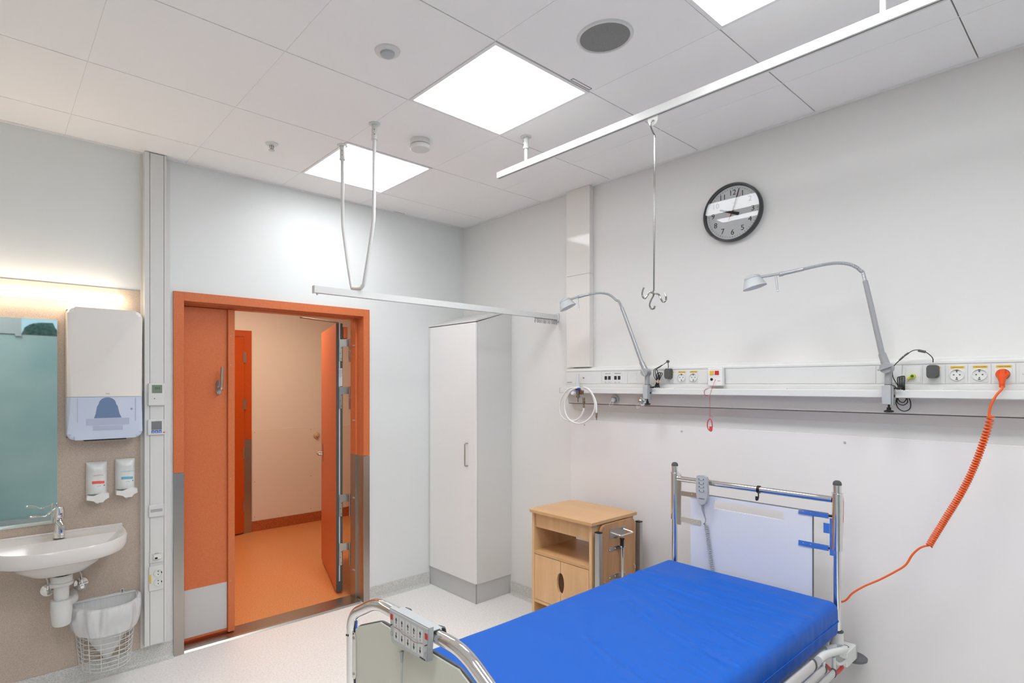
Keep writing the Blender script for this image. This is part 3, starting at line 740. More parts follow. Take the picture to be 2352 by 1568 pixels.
# flow meter with coiled white hose on the left end of the rail
fm = thing('flow_meter', 'clear flow meter with blue collar clamped on left rail end', 'flow meter', (-.15, -1.335, 1.6))
vy = onx(1327, 893, -.15).y
G().cyl((-.152, vy, 1.617), (-.152, vy, 1.705), .0115, .0105, seg=20).out('tube', mat('clear_plastic', (236, 238, 240), .08, trans=.35, ior=1.1), fm)
g = G(); g.lathe([(.013, 0), (.016, .004), (.016, .015), (.011, .020), (0, .020)], (-.152, vy, 1.595), seg=20)
g.box(-.160, -.144, vy-.022, vy+.022, 1.600, 1.609, .002)
g.out('collar', mat('blue_collar', (52, 74, 164), .35), fm)
g = G(); g.cyl((-.152, vy-.004, 1.595), (-.152, vy-.004, 1.562), .010, seg=16); g.lathe([(.010, 0), (.014, -.004), (.014, -.012), (.006, -.018), (.0035, -.02), (.0035, -.044), (0, -.044)], (-.152, vy-.004, 1.562), seg=18)
g.box(-.150, -.1415, vy-.045, vy-.008, 1.568, 1.596, .002); g.cyl((-.148, vy-.036, 1.590), (-.160, vy-.036, 1.590), .007, seg=14)
for dy in (-.028, -.042): g.cyl((-.1505, vy+dy, 1.574), (-.157, vy+dy, 1.574), .004, seg=10)
g.out('valve_body', mat('aged_nickel', (150, 138, 124), .3, .9), fm)
G().lathe([(.017, 0), (.018, .012), (.013, .022), (0, .023)], (-.155, vy+.026, 1.580), (-1, 0, 0), 24).out('knob', M_whiteg, fm)
hs = thing('gas_hose', 'white coiled gas hose with brass couplings hanging from the rail', 'hose', (-.155, vy, 1.6))
hq = [onx(u, v, x) for u, v, x in ((1333, 889, -.165), (1352, 893, -.165), (1364, 915, -.165), (1369, 945, -.163), (1362, 962, -.17), (1345, 972, -.175), (1325, 972, -.175), (1304, 955, -.175), (1297, 925, -.175), (1303, 902, -.172), (1316, 889, -.17), (1328, 887, -.168))]
# first coil
c1 = [onx(u, v, -.172) for u, v in ((1328, 889), (1310, 894), (1294, 912), (1284, 935), (1289, 952), (1302, 963), (1321, 966), (1338, 956), (1344, 944), (1340.5, 936))]
c1 = [onx(u, v, -.168) for u, v in ((1326, 889), (1306, 893), (1291, 911), (1285, 932), (1288, 952), (1300, 964), (1320, 966), (1333, 957), (1340, 944), (1341, 935))]
G().tube(smooth_path(c1, 8), .0060, 12).out('hose_coil', M_whiteg, hs)
c2 = [onx(u, v, -.180) for u, v in ((1330, 888), (1311, 897), (1299, 918), (1297, 938), (1303, 957), (1316, 969), (1335, 972), (1354, 961), (1366, 939), (1364, 915), (1353, 896), (1340, 889))]
c2 += [onx(u, v, -.190) for u, v in ((1351, 893), (1362, 907), (1369, 925), (1370, 949))]
G().tube(smooth_path(c2, 8), .0060, 12).out('hose_coil', M_whiteg, hs)
brass = mat('brass_coupling', (160, 140, 116), .28, .9)
e1 = Vector(c1[-1]); e2 = Vector(c2[-1])
g = G(); g.lathe([(.0065, 0), (.0065, .012), (.005, .014), (.005, .026), (.009, .028), (.0095, .045), (.006, .050), (.009, .053), (.009, .066), (0, .068)], e1+Vector((0, 0, -.004)), (0, 0, 1), 16)
g.out('coupling', brass, hs)
g = G(); g.lathe([(.007, 0), (.007, .012), (.0045, .014), (.0045, .018), (.0065, .020), (.006, .030), (.003, .034), (.003, .046), (0, .046)], e2+Vector((0, 0, .004)), (0, 0, -1), 16)
g.out('coupling', brass, hs)

# ------------------------------------------------------------------ lamps clamped on the rail
def reading_lamp(y0, path, head, lab, knob_rot, hook_p):
    t = thing('examination_lamp', lab, 'lamp', (-.155, y0, 1.60), 'grey arm lamps on the equipment rail')
    g = G(); g.box(-.176, -.1415, y0-.016, y0+.016, 1.548, 1.632, .002); c_ = g.out('clamp', M_lgrey, t, smooth=False)
    g = G(); g.box(-.170, -.1413, y0-.024, y0-.0165, 1.545, 1.625, .001)
    g.out('clamp_jaw', M_grey, c_, smooth=False)
    g = G(); g.cyl((-.158, y0-.024, 1.618), (-.158, y0-.040, 1.618), .0035, seg=10); g.sphere((-.158, y0-.042, 1.618), .006, (1, 1, 1), 12, 8); g.out('side_screw', M_black, c_)
    G().cyl((-.160, y0-.025, 1.585), (-.160, y0-.0275, 1.585), .006, seg=10).out('side_screw', M_black, c_); g = G()
    g.cyl((-.160, y0-.006, 1.5475), (-.160, y0-.006, 1.528), .004, seg=10); g.lathe([(.008, 0), (.008, -.010), (.018, -.014), (.018, -.019), (.010, -.022), (0, -.022)], (-.160, y0-.006, 1.535), seg=20)
    g.out('clamp_screw', M_black, c_)
    P = [Vector(p) for p in path]
    g = G(); g.cyl((-.16, y0-.004, 1.6325), (-.16, y0-.004, 1.695), .0135, seg=20); g.out('base_post', M_silver, t)
    g = G(); g.cyl((-.16, y0-.004, 1.6322), (-.16, y0-.004, 1.6345), .0142, seg=20); g.out('collar_ring', M_black, t)
    J = Vector((-.16, y0, 1.705)); d = (P[1]-P[0]).normalized()
    g = G(); g.cyl(J-Vector((.016, 0, 0)), J+Vector((.014, 0, 0)), .0235, seg=28); g.cyl(J, P[0]+d*.02, .0165, .0145, seg=20); g.out('elbow', M_silver, t)
    g = G(); g.cyl(J-Vector((.0165, 0, 0)), J-Vector((.030, 0, 0)), .024, .022, seg=28)
    a = math.radians(knob_rot); ax = Vector((0, math.cos(a), math.sin(a))); ay = Vector((0, -math.sin(a), math.cos(a)))
    g.obox(J-Vector((.034, 0, 0)), ax, ay, Vector((1, 0, 0)), .056, .007, .012, .001); g.out('knob', M_silver, t)
    sp = smooth_path(P, 10); n1 = int(10*(len(P)-1)*.52)
    # rigid pole then flexible gooseneck then rigid end
    i0 = 10; i1 = 10*(len(P)-2)
    g = G(); g.tube(sp[:i0+1], [.0115-.0015*(k/i0) for k in range(i0+1)], 16); g.out('pole', M_silver, t)
    fine = []
    for a_, b_ in zip(sp[i0:i1], sp[i0+1:i1+1]):
        n_ = max(1, int((b_-a_).length/.0026))
        for k in range(n_): fine.append(a_.lerp(b_, k/n_))
    fine.append(sp[i1])
    g = G(); g.tube(fine, [.0078 if k % 2 else .0067 for k in range(len(fine))], 12); g.out('gooseneck', M_silver, t, smooth=False)
    E1 = P[-1]; dh = (P[-1]-P[-2]).normalized()
    g = G(); g.tube(sp[i1:], .0085, 14); g.cyl(E1, E1+dh*.02, .0105, seg=18); g.out('end_sleeve', M_silver, t)
    hc = Vector(head); dr = (hc-E1); L = dr.length; dr.normalize()
    up = (Vector((0, 0, 1)) - dr*dr.z).normalized(); sd = dr.cross(up)
    g = G(); g.obox(E1+dr*(L*.42)+up*.002, dr, sd, up, L*.62, .022, .011, .002); g.out('head_arm', M_silver, t, smooth=False)
    ax = (up*.985 + dr*.17).normalized()
    G().lathe([(0, .016), (.024, .015), (.034, .010), (.036, .002), (.036, 0), (0, 0)], hc, ax, 36).out('head', M_lgrey, t)
    G().lathe([(.0355, -.0005), (.052, -.040), (.053, -.044), (.0515, -.0445), (.050, -.041), (.034, -.002)], hc, ax, 40, closed=True).out('shade', M_frost, t)
    G().lathe([(.033, -.001), (.033, -.008), (0, -.009)], hc, ax, 32).out('led_disc', M_white, t)
    hs_ = E1+dr*(L*.25); hd = (Vector(hook_p)-hs_).normalized()
    g = G(); g.obox(hs_+hd*.036-up*.002, hd, sd, hd.cross(sd), .078, .014, .008, .0015); g.out('handle', M_silver, t, smooth=False)
    G().obox(hs_+hd*.077-up*.002, hd, sd, hd.cross(sd), .006, .0155, .0095, .001).out('handle_tip', M_white, t, smooth=False)
l2 = [onx(2028, 822, -.165), onx(1987, 645, -.19), onx(1977, 622, -.20), onx(1955, 608, -.22), onx(1925, 604, -.24), onx(1890, 608, -.26), onx(1845, 618, -.29), onx(1800, 628, -.31)]
reading_lamp(onx(2037, 900, -.165).y, l2, onx(1728, 640, -.35), 'grey gooseneck examination lamp clamped near the orange plug, bent to the left', -20, onx(1788, 682, -.33))
l1 = [onx(1476, 838, -.165), onx(1428, 706, -.19), onx(1415, 689, -.20), onx(1400, 677, -.22), onx(1385, 673, -.24), onx(1370, 673, -.26), onx(1352, 676, -.29), onx(1335, 680, -.31)]
reading_lamp(onx(1484, 900, -.165).y, l1, onx(1298, 692, -.36), 'grey gooseneck examination lamp clamped between the two gas outlets and the adapter', 60, onx(1331, 722, -.33))

# ------------------------------------------------------------------ plug-in adapters with cables
def adapter(y, z, lab, cable, loops, tie, w_=.040, hgt=.050):
    t = thing('power_adapter', lab, 'power adapter', (XF, y, z), 'dark plug-in adapters on the trunking')
    pts = rrect(y-w_/2, y+w_/2, z-hgt/2, z+hgt/2, .011)
    g = G(); g.prism(pts, 'x', -.130, -.0985)
    es = [e for e in g.bm.edges if all(v.co.x < -.1295 for v in e.verts)]; bmesh.ops.bevel(g.bm, geom=es, offset=.004, segments=2, affect='EDGES')
    g.out('housing', M_char, t)
    G().cyl((-.0985, y, z-.004), (-.0945, y, z-.004), .019, seg=24).out('plug_face', M_black, t)
    for cpts, r in cable: G().tube(smooth_path(cpts, 8), r, 8).out('cable', M_black, t)
    for cpts, r in loops: G().tube(smooth_path(cpts, 8), r, 8).out('cable_loop', M_black, t)
    if tie: G().tube(smooth_path(tie, 6, True), .0022, 6, closed=True).out('cable_tie', mat('rubber_band', (222, 186, 150), .5), t)
    return t
q = lambda pts, x: [onx(u, v, x) for u, v in pts]
p2 = onx(2142, 853, -.12)
cab = q(((2143, 832), (2142, 822), (2132, 812), (2118, 805), (2100, 804), (2085, 812), (2064, 829), (2051, 845), (2051, 865), (2062, 885), (2068, 895)), -.128)
lo = []
for k, (a, b) in enumerate(((2063, 866), (2067, 865), (2071, 864), (2075, 864))):
    lo.append((q(((a+1, 910), (a-.5, 885), (a-1.5, b+3), (a+1, b-.5), (a+3, b+3), (a+2.5, 885), (a+3, 912)), -.128-.003*k), .0021))
lo.append((q(((2060, 912), (2062, 925), (2074, 930), (2084, 924), (2083, 912)), -.116), .0021))
lo.append((q(((2061, 912), (2066, 921), (2075, 924), (2081, 917), (2080, 910)), -.119), .0021))
lo.append((q(((2060, 912), (2058, 925), (2064, 938), (2077, 944), (2090, 938), (2091, 922), (2086, 912)), -.114), .0021))
lo.append((q(((2046, 884), (2055, 887), (2062, 896), (2064, 912)), -.130), .0021))
tie = q(((2063, 893), (2071, 894), (2079, 893), (2079, 891), (2071, 890), (2063, 891)), -.133)
ad = adapter(p2.y, p2.z, 'dark grey square plug-in adapter beside the yellow earth stud', [(cab, .0018)], lo, tie, .038, .055)
g = G()
for a, b in (((2066, 827), (2076, 818)), ((2077, 817), (2087, 810)), ((2109, 804.5), (2126, 808))):
    A, B = onx(a[0], a[1], -.128), onx(b[0], b[1], -.128); g.cyl(A, B, .0038 if a[0] < 2100 else .0055, seg=12)
g.out('cable_connector', M_char, ad)
p1 = onx(1534, 858, -.12)
cab = q(((1535, 845), (1535, 838), (1533, 831), (1525, 836), (1512, 845), (1503, 848), (1501, 858), (1504, 868), (1509, 875)), -.128)
lo = []
for k, (a, b) in enumerate(((1509, 857), (1513, 855), (1517, 856), (1506, 849))):
    lo.append((q(((a-3, 889), (1508, 876), (a-1, b+5), (a+1, b), (a+4, b+3), (1513, 876), (a-2, 890)), -.125-.004*k), .0022))
lo.append((q(((1491, 882), (1496, 886), (1499, 892)), -.128), .0022))
tie = q(((1507, 876), (1511, 878), (1516, 877), (1516, 875), (1511, 874), (1507, 874.5)), -.140)
ad = adapter(p1.y, p1.z, 'dark grey rounded plug-in adapter beside the left lamp clamp', [(cab, .0020)], lo, tie, .036, .060)
g = G(); g.cyl(onx(1506, 847, -.128), onx(1521, 838, -.128), .0040, .0028, seg=12)
A = onx(1534, 830, -.128); g.cyl(A+Vector((.005, 0, 0)), A-Vector((.005, 0, 0)), .008, seg=16)
g.out('cable_connector', M_char, ad)

# ------------------------------------------------------------------ orange plug and spiral cable to the bed
oc = thing('spiral_power_cable', 'orange plug and spiral mains cable from trunking down to bed', 'power cable', (-.11, -3.399, 1.674))
o0 = Vector((XS-.002, -3.399, 1.674))
g = G(); g.cyl(o0+Vector((.002, 0, 0)), o0-Vector((.014, 0, 0)), .0195, seg=28)
g.obox(o0+Vector((-.0155, 0, .004)), Vector((0, 1, 0)), Vector((0, 0, 1)), Vector((1, 0, 0)), .017, .032, .018, .002)
q_ = [o0+Vector((-.018, 0, -.002)), o0+Vector((-.024, 0, -.018)), o0+Vector((-.026, 0, -.034)), o0+Vector((-.028, -.0005, -.052))]
g.tube(q_, [.0165, .0125, .0085, .0078], 14)
for k in range(3): g.cyl(o0+Vector((-.027, 0, -.034-.006*k)), o0+Vector((-.0272, 0, -.037-.006*k)), .0098, seg=14)
g.out('plug', mat('orange_plug', (238, 92, 40), .3), oc)
ax_pts = [(2276, 955, -.17), (2268, 985, -.175), (2255, 1025, -.18), (2240, 1065, -.185), (2222, 1105, -.19), (2200, 1145, -.195), (2172, 1190, -.20), (2140, 1242, -.205), (2134, 1253, -.207)]
lead = [o0+Vector((-.028, 0, -.048)), onx(2301, 893, -.150), onx(2288, 908, -.160), onx(2277, 928, -.165), onx(2272, 950, -.168)]
G().tube(smooth_path(lead+[onx(2275, 956, -.17)], 8), .0042, 12).out('cable', M_orcab, oc)
axp = smooth_path([onx(u, v, x) for u, v, x in ax_pts], 60)
Ls = [0]
for a_, b_ in zip(axp, axp[1:]): Ls.append(Ls[-1]+(b_-a_).length)
turns = 58; per = 14; tot = turns*per; hp_ = []
import bisect
for i in range(tot+1):
    s_ = Ls[-1]*i/tot; s_ = Ls[-1]*(1-(1-i/tot)**1.22)*1.0 if False else Ls[-1]*(i/tot)**(.86)
    j = min(len(axp)-2, max(0, bisect.bisect(Ls, s_)-1)); f_ = (s_-Ls[j])/max(1e-9, Ls[j+1]-Ls[j]); c0 = axp[j].lerp(axp[j+1], min(1, f_))
    tn = (axp[j+1]-axp[j]).normalized(); u1 = tn.cross(Vector((1, 0, 0))).normalized(); u2 = tn.cross(u1)
    an_ = 2*math.pi*i/per; rr = .0095
    hp_.append(c0+(u1*math.cos(an_)+u2*math.sin(an_))*rr)
G().tube(hp_, .0036, 7).out('spiral_coil', M_orcab, oc)
tail = [(2138, 1251, -.207), (2115, 1257, -.21), (2096, 1273, -.215), (2080, 1297, -.22), (2055, 1313, -.225), (2020, 1331, -.23), (1985, 1346, -.24), (1958, 1362, -.25), (1941, 1379, -.250)]
tp = [onx(u, v, x) for u, v, x in tail]; tp += [Vector((-.245, -2.862, .655)), Vector((-.24, -2.78, .60)), Vector((-.25, -2.66, .50))]
G().tube(smooth_path(tp, 8), .0040, 12).out('cable', M_orcab, oc)

# ================================================================== WARDROBE in the corner
wd = thing('wardrobe', 'tall white corner wardrobe with one door and sloping top', 'wardrobe', (-.19, -.30, 0))
WXF, WYF = -.372, -.588
G().prism([(WXF+.018, .150), (-.001, .150), (-.001, 2.205), (WXF+.018, 2.100)], 'y', WYF, WYF+.018).out('side_panel', M_white, wd, smooth=False)
G().prism([(WXF+.018, .150), (-.001, .150), (-.001, 2.205), (WXF+.018, 2.100)], 'y', -.019, -.001).out('side_panel', M_white, wd, smooth=False)
G().prism([(WXF+.02, .151), (-.012, .151), (-.012, 2.19), (WXF+.02, 2.085)], 'y', WYF+.0185, -.0195).out('carcass', M_white, wd, smooth=False)
G().prism([(WXF-.002, 2.1015), (-.001, 2.2065), (-.001, 2.221), (WXF-.002, 2.116)], 'y', WYF-.004, -.0005).out('sloping_top', M_white, wd, smooth=False)
dr = G().box(WXF-.002, WXF+.016, WYF+.0, -.024, .152, 2.096, .0015).out('door', mat('wardrobe_door', (244, 242, 240), .3), wd, smooth=False)
G().box(WXF, WXF+.016, -.022, -.001, .152, 2.098, .0005).out('filler_strip', M_white, wd, smooth=False)
hy_ = -.498
G().tube(fillet([(WXF-.002, hy_, 1.022), (WXF-.032, hy_, 1.022), (WXF-.032, hy_, 1.192), (WXF-.002, hy_, 1.192)], .012), .0048, 12).out('handle', M_steel, dr)
G().box(WXF+.012, WXF+.016, WYF+.014, -.004, .001, .150).out('plinth', M_plinth, wd, smooth=False)
G().box(WXF+.017, -.001, WYF+.012, WYF+.016, .001, .150).out('plinth', M_plinth, wd, smooth=False)
G().box(WXF+.010, WXF+.017, WYF+.008, WYF+.0135, .001, .150).out('plinth_corner', M_grey, wd, smooth=False)

# ================================================================== BEDSIDE CABINET
bc = thing('bedside_cabinet', 'beech bedside cabinet with open niche, double doors and side flap', 'bedside cabinet', (-.34, -1.53, 0))
CX0, CX1, CY0, CY1, CT = -.535, -.125, -1.760, -1.305, .858     # front, back, bed side, wall side, top
t_ = .018
g = G(); g.prism(rrect(CX0-.022, CX1+.012, CY0-.018, CY1+.022, .035, 6)[:0] or
    [(CX0-.022, CY0-.018), (CX1+.012, CY0-.018), (CX1+.012, CY1-.02), (CX1-.02, CY1+.022), (CX0+.012, CY1+.022), (CX0-.004, CY1+.016), (CX0-.018, CY1+.004), (CX0-.022, CY1-.012)], 'z', CT-.017, CT)
g.out('top', M_woodt, bc, smooth=False)
TB = CT-.0175
G().box(CX0, CX1, CY1-t_, CY1, .075, TB, .0006).out('side_panel', M_wood, bc, smooth=False)
G().box(CX0, CX1, CY0, CY0+t_, .075, TB, .0006).out('side_panel', M_wood, bc, smooth=False)
I0, I1 = CY0+t_+.0005, CY1-t_-.0005
G().box(CX0+.012, CX0+.028, I0, I1, TB-.092, TB-.002, .0006).out('drawer_front', M_wood, bc, smooth=False)
G().box(CX0+.028, CX1-.02, I0+.005, I1-.005, TB-.09, TB-.01).out('drawer_box', M_wood, bc, smooth=False)
G().box(CX0, CX1, I0, I1, .585, .603, .0006).out('shelf', M_woodt, bc, smooth=False)
G().box(CX0+.002, CX1, I0, I1, .285, .303, .0006).out('shelf', M_wood, bc, smooth=False)
G().box(CX0+.004, CX1, I0, I1, .085, .103, .0006).out('shelf', M_wood, bc, smooth=False)
G().box(CX1-.008, CX1-.001, I0, I1, .104, .284).out('back_panel', M_wood, bc, smooth=False)
G().box(CX1-.008, CX1-.001, I0, I1, .304, .584).out('back_panel', M_wood, bc, smooth=False)
G().box(CX0+.05, CX1-.01, I0+.003, I1-.003, .305, .31).out('inner_floor', mat('interior_shade', (92, 62, 40), .7), bc, smooth=False)  # compartment floor coloured dark to stand for the shade inside
mid = (I0+I1)/2; oz = .452
def cab_door(a, b, side):
    arc = [(mid + side*(-.001), 0)]
    pts = []
    ax_, az = .026, .062
    yy = mid + side*.0018
    if side > 0:
        pts = [(yy, .306), (b, .306), (b, .5815), (yy, .5815)]
        pts += [(yy+ax_*math.sin(math.pi*k/14), oz+az*math.cos(math.pi*k/14)) for k in range(15)]
    else:
        pts = [(yy, .582), (a, .582), (a, .306), (yy, .306)]
        pts += [(yy-ax_*math.sin(math.pi*k/14), oz-az*math.cos(math.pi*k/14)) for k in range(15)]
    return G().prism(pts, 'x', CX0+.001, CX0+.017).out('door', M_wood, bc, smooth=False)
cab_door(I0+.002, mid, -1); cab_door(mid, I1-.002, 1)
G().box(CX0+.018, CX0+.03, mid-.04, mid+.04, oz-.08, oz+.08).out('cutout_shade', mat('interior_shade', (92, 62, 40), .7), bc, smooth=False)  # dark sheet behind the oval cutout, the cupboard's inner shade put into its colour
# side flap table hanging on the bed side
YP = CY0-.014
g = G(); fp = []
fx0, fx1, fz0, fz1 = CX0+.045, CX1-.025, .30, TB-.006
fp = [(fx0, fz0), (fx1, fz0)] + [(fx1-.045+.045*math.cos(a), fz1-.045+.045*math.sin(a)) for a in [math.pi/2*k/8 for k in range(9)]] + [(fx0+.045+.045*math.cos(a), fz1-.045+.045*math.sin(a)) for a in [math.pi/2+math.pi/2*k/8 for k in range(9)]]
g.prism(fp, 'y', YP-.016, YP); fl = g.out('flap_board', mat('flap_veneer', (206, 158, 114), .42, grain=(14, 14, 1.6, (184, 134, 92))), bc, smooth=False)
YQ = YP-.0162
for x in (CX0+.02, CX1+.012):
    G().box(x-.014, x+.014, YP-.034, YP-.002, .28, .800, .0015).out('guide_profile', M_satin, bc, smooth=False)
    G().box(x-.015, x+.015, YP-.035, YP-.001, .8002, .806, .001).out('profile_cap', M_black, bc, smooth=False)
hx0, hx1 = CX0+.125, CX0+.285
G().box(hx0, hx1, YQ-.0018, YQ, .745, .800).out('handle_plate', M_steel, fl, smooth=False)
G().tube(fillet([(hx0+.008, YQ-.002, .786), (hx0+.03, YQ-.055, .772), (hx1-.002, YQ-.055, .772), (hx1-.025, YQ-.002, .786)], .01), .0042, 10).out('chrome_handle', M_chrome, fl)
for z in (.685, .525, .49):
    G().box(hx0-.005, hx1-.005, YQ-.002, YQ, z-.012, z+.012, .0009).out('bracket_bar', M_steel, fl, smooth=False)
    for x in (hx0+.003, hx0+.055, hx1-.012): G().lathe([(.004, 0), (.003, .002), (0, .002)], (x, YQ-.002, z), (0, -1, 0), 10).out('screw', M_chrome, fl)
px_ = (hx0+hx1)/2+.012
G().cyl((px_, YQ-.022, .36), (px_, YQ-.022, .700), .0105, seg=18).out('gas_strut', M_chrome, fl)
g = G(); g.cyl((px_, YQ-.022, .700), (px_, YQ-.022, .740), .0105, seg=18); g.cyl((px_, YQ-.022, .735), (px_, YQ-.022, .741), .0145, seg=18); g.out('knob', M_black, fl)
for z in (.692, .505):
    G().cyl((px_, YQ-.022, z), (px_, YQ-.022, z+.008), .019, seg=20).out('strut_clamp', M_chrome, fl)
    G().box(px_-.02, px_+.02, YQ-.022, YQ-.002, z-.012, z-.004, .001).out('strut_bracket', M_char, fl, smooth=False)
for x, z in ((fx0+.03, .50), (fx1-.02, .545)): G().tube([(x, YQ-.001, z+.012), (x, YQ-.012, z+.004), (x, YQ-.012, z-.012)], .0035, 8).out('hook', M_chrome, fl)
for x in (CX0+.05, CX1-.05):
    for y in (CY0+.05, CY1-.05):
        cst = G().lathe([(0, -.010), (.018, -.010), (.027, -.004), (.027, .004), (.018, .010), (0, .010)], (x, y, .0275), (0, 1, 0), 20).out('caster', M_black, bc)
        G().box(x-.014, x+.014, y-.016, y+.016, .045, .0848, .003).out('caster_fork', M_lgrey, cst, smooth=False)

# ================================================================== THE BED
BX0, BX1 = -2.25, -.28            # foot plane, head plane
YPL, YPR = -2.120, -2.888           # post lines
bed = thing('hospital_bed', 'white and chrome adjustable hospital bed with its head towards the clock wall', 'bed', (-1.26, -2.5, 0))
R_ = .0175
# --- head end
for y in (YPL, YPR):
    p_ = G().cyl((BX1, y, .50), (BX1, y, .92), .0145, seg=24).out('head_post', M_chrome, bed)
    G().cyl((BX1, y, .905), (BX1, y, 1.158), .0205, seg=28).out('post_sleeve', M_chrome, p_)
    G().lathe([(.0215, 0), (.0225, .002), (.0215, .005)], (BX1, y, 1.153), seg=28).out('sleeve_ring', M_chrome, p_)
    G().cyl((BX1, y, 1.158), (BX1, y, 1.192), .0165, seg=28).out('post_top', M_chrome, p_)
    G().lathe([(.0172, 0), (.0172, .006), (.0150, .014), (.009, .0195), (0, .021)], (BX1, y, 1.192), seg=28).out('post_cap', M_char, p_)
    s_ = -1 if y == YPR else 1
    G().tube(fillet([(BX1+.02, y-.002*s_, 1.140), (BX1+.05, y-.004, 1.146), (BX1+.06, y-.006, 1.12), (BX1+.05, y-.004, .955), (BX1+.03, y-.003, .945), (BX1+.035, y-.002, 1.11)], .012), .0045, 8).out('locking_loop', M_chrome, p_)
G().cyl((BX1, YPL-.018, 1.126), (BX1, YPR+.018, 1.126), .0150, seg=24).out('head_rail', M_chrome, bed)
# head panel with a grip slot
PY0, PY1, PZ0, PZ1 = -2.792, -2.213, .40, 1.060
SY0, SY1, SZ0, SZ1 = -2.670, -2.339, .998, 1.039
M_board = mat('white_head_board', (228, 228, 233), .28)
g = G()
for a in ((PY0, PY1, PZ0, SZ0), (PY0, PY1, SZ1, PZ1), (PY0, SY0, SZ0, SZ1), (SY1, PY1, SZ0, SZ1)): g.box(BX1-.006, BX1+.006, a[0], a[1], a[2], a[3])
bmesh.ops.remove_doubles(g.bm, verts=g.bm.verts, dist=1e-5)
hb = g.out('head_panel', M_board, bed, smooth=False)
g = G(); ys_ = [(PY0, PZ1), (PY1, PZ1)]
g.box(BX1-.0075, BX1+.0065, PY0-.0025, PY0-.0002, PZ0, PZ1); g.box(BX1-.0065, BX1+.0065, PY0, PY1, PZ1+.0002, PZ1+.0022)
g.out('edge_band', mat('dark_edge_band', (96, 98, 98), .4), hb, smooth=False)
for (a, b, z) in ((YPL-.012, -2.272, 1.051), (YPL-.012, -2.272, .911), (-2.735, -2.858, 1.053), (-2.735, -2.858, .909)):
    o = G().box(BX1-.0095, BX1-.0062, b, a, z-.013, z+.013, .001).out('clip_bar', M_chrome, bed, smooth=False)
    for dy in (.02, .05):
        yy = (b+dy) if a > -2.5 else (a-dy)
        G().lathe([(.0035, 0), (.003, .0015), (0, .0015)], (BX1-.0096, yy, z), (-1, 0, 0), 10).out('rivet', M_chrome, o)
G().box(BX1-.012, BX1-.008, -2.880, -2.862, .880, 1.045, .001).out('mount_plate', M_chrome, bed, smooth=False)
G().box(BX1-.0125, BX1-.0085, -2.862, -2.838, .975, 1.02, .001).out('mount_tab', M_chrome, bed, smooth=False)
for z in (1.053, .909): G().cyl((BX1-.006, -2.858, z), (BX1-.006, -2.874, z), .006, seg=12).out('hinge_pin', M_black, bed)
G().box(BX1-.010, BX1-.0065, YPL-.040, YPL-.017, .88, 1.12, .001).out('mount_plate', M_steel, bed, smooth=False)
# --- foot end: bent chrome tube
fz = .988
YFL, YFR = -2.128, -2.832
rail = fillet([(BX0, YFL, .13), (BX0, YFL, .905), (BX0, YFL-.155, fz), (BX0, YFR+.155, fz), (BX0, YFR, .905), (BX0, YFR, .13)], .05, 8)
G().tube(rail, .0178, 20).out('foot_rail', M_chrome, bed)
fpnl = [(-2.165, .35), (-2.158, .870), (-2.176, .884), (-2.300, .937), (-2.660, .937), (-2.784, .884), (-2.802, .870), (-2.795, .35)]
fb = G().prism(fpnl, 'x', BX0-.005, BX0+.005).out('foot_panel', mat('cream_foot_board', (206, 205, 192), .3), bed, smooth=False)
g = G(); ed = [Vector((BX0+.006, y, z)) for y, z in fpnl[0:]]; g.tube(fillet(ed, .02, 4), .0042, 6, flat=(1.4, 1.)); g.out('edge_band', mat('dark_edge_band', (96, 98, 98), .4), fb)
for y, s_ in ((YFL, -1), (YFR, 1)):
    for z in (.79,):
        g = G(); g.prism([(y, z-.075), (y+s_*.030, z-.075), (y+s_*.038, z-.065), (y+s_*.038, z+.055), (y+s_*.030, z+.07), (y, z+.07)], 'x', BX0-.0085, BX0-.0055)
        o = g.out('clip_plate', M_chrome, bed, smooth=False)
        for dz in (-.06, .052): G().lathe([(.0045, 0), (.004, .002), (0, .002)], (BX0-.0086, y+s_*.024, z+dz), (-1, 0, 0), 12).out('screw', M_steel, o)
for dz in (.0, .0):
    pass
for y in (YFL+.0, ): 
    G().box(BX0-.0195, BX0-.0165, y-.0065, y-.0045, .843, .849).out('slot', M_black, bed, smooth=False); G().box(BX0-.0195, BX0-.0165, y+.003, y+.005, .841, .847).out('slot', M_black, bed, smooth=False)
# --- under frame
for y in (-2.145, -2.865):
    G().box(-2.20, -.34, y-.016, y+.016, .455, .505, .004).out('side_rail_beam', M_pwhite, bed, smooth=False)
for x in (-2.18, -1.6, -1.05, -.42): G().box(x-.02, x+.02, -2.848, -2.162, .46, .50, .003).out('cross_beam', M_pwhite, bed, smooth=False)
for i in range(13):
    x = -2.12+i*.142; G().box(x-.045, x+.045, -2.86, -2.15, .5055, .5375, .003).out('slat', M_pwhite, bed, smooth=False)
for x in (-1.85, -.72):
    for y in (-2.25, -2.76):
        G().tube([(x, y, .16), (x+.12, y, .46)], .02, 14).out('lift_arm', M_pwhite, bed)
g = G()
for y in (-2.25, -2.76): g.box(-2.13, -.38, y-.02, y+.02, .13, .18, .004)
for x in (-2.05, -.46): g.box(x-.02, x+.02, -2.74, -2.27, .132, .178, .003)
g.out('base_frame', M_pwhite, bed, smooth=False)
for x in (-2.08, -.44):
    for y in (-2.25, -2.76):
        cs = G().lathe([(0, -.016), (.05, -.016), (.062, -.010), (.062, .010), (.05, .016), (0, .016)], (x, y, .0625), (0, 1, 0), 28).out('caster', M_char, bed)
        G().box(x-.03, x+.03, y-.024, y+.024, .09, .1298, .01).out('caster_fork', M_lgrey, cs, smooth=False)
g = G(); g.box(BX0-.02, -2.05, YFL-.012, YFL+.012, .13, .155, .003); g.box(BX0-.02, -2.05, YFR-.012, YFR+.012, .13, .155, .003)
g.out('foot_bracket', M_pwhite, bed, smooth=False)
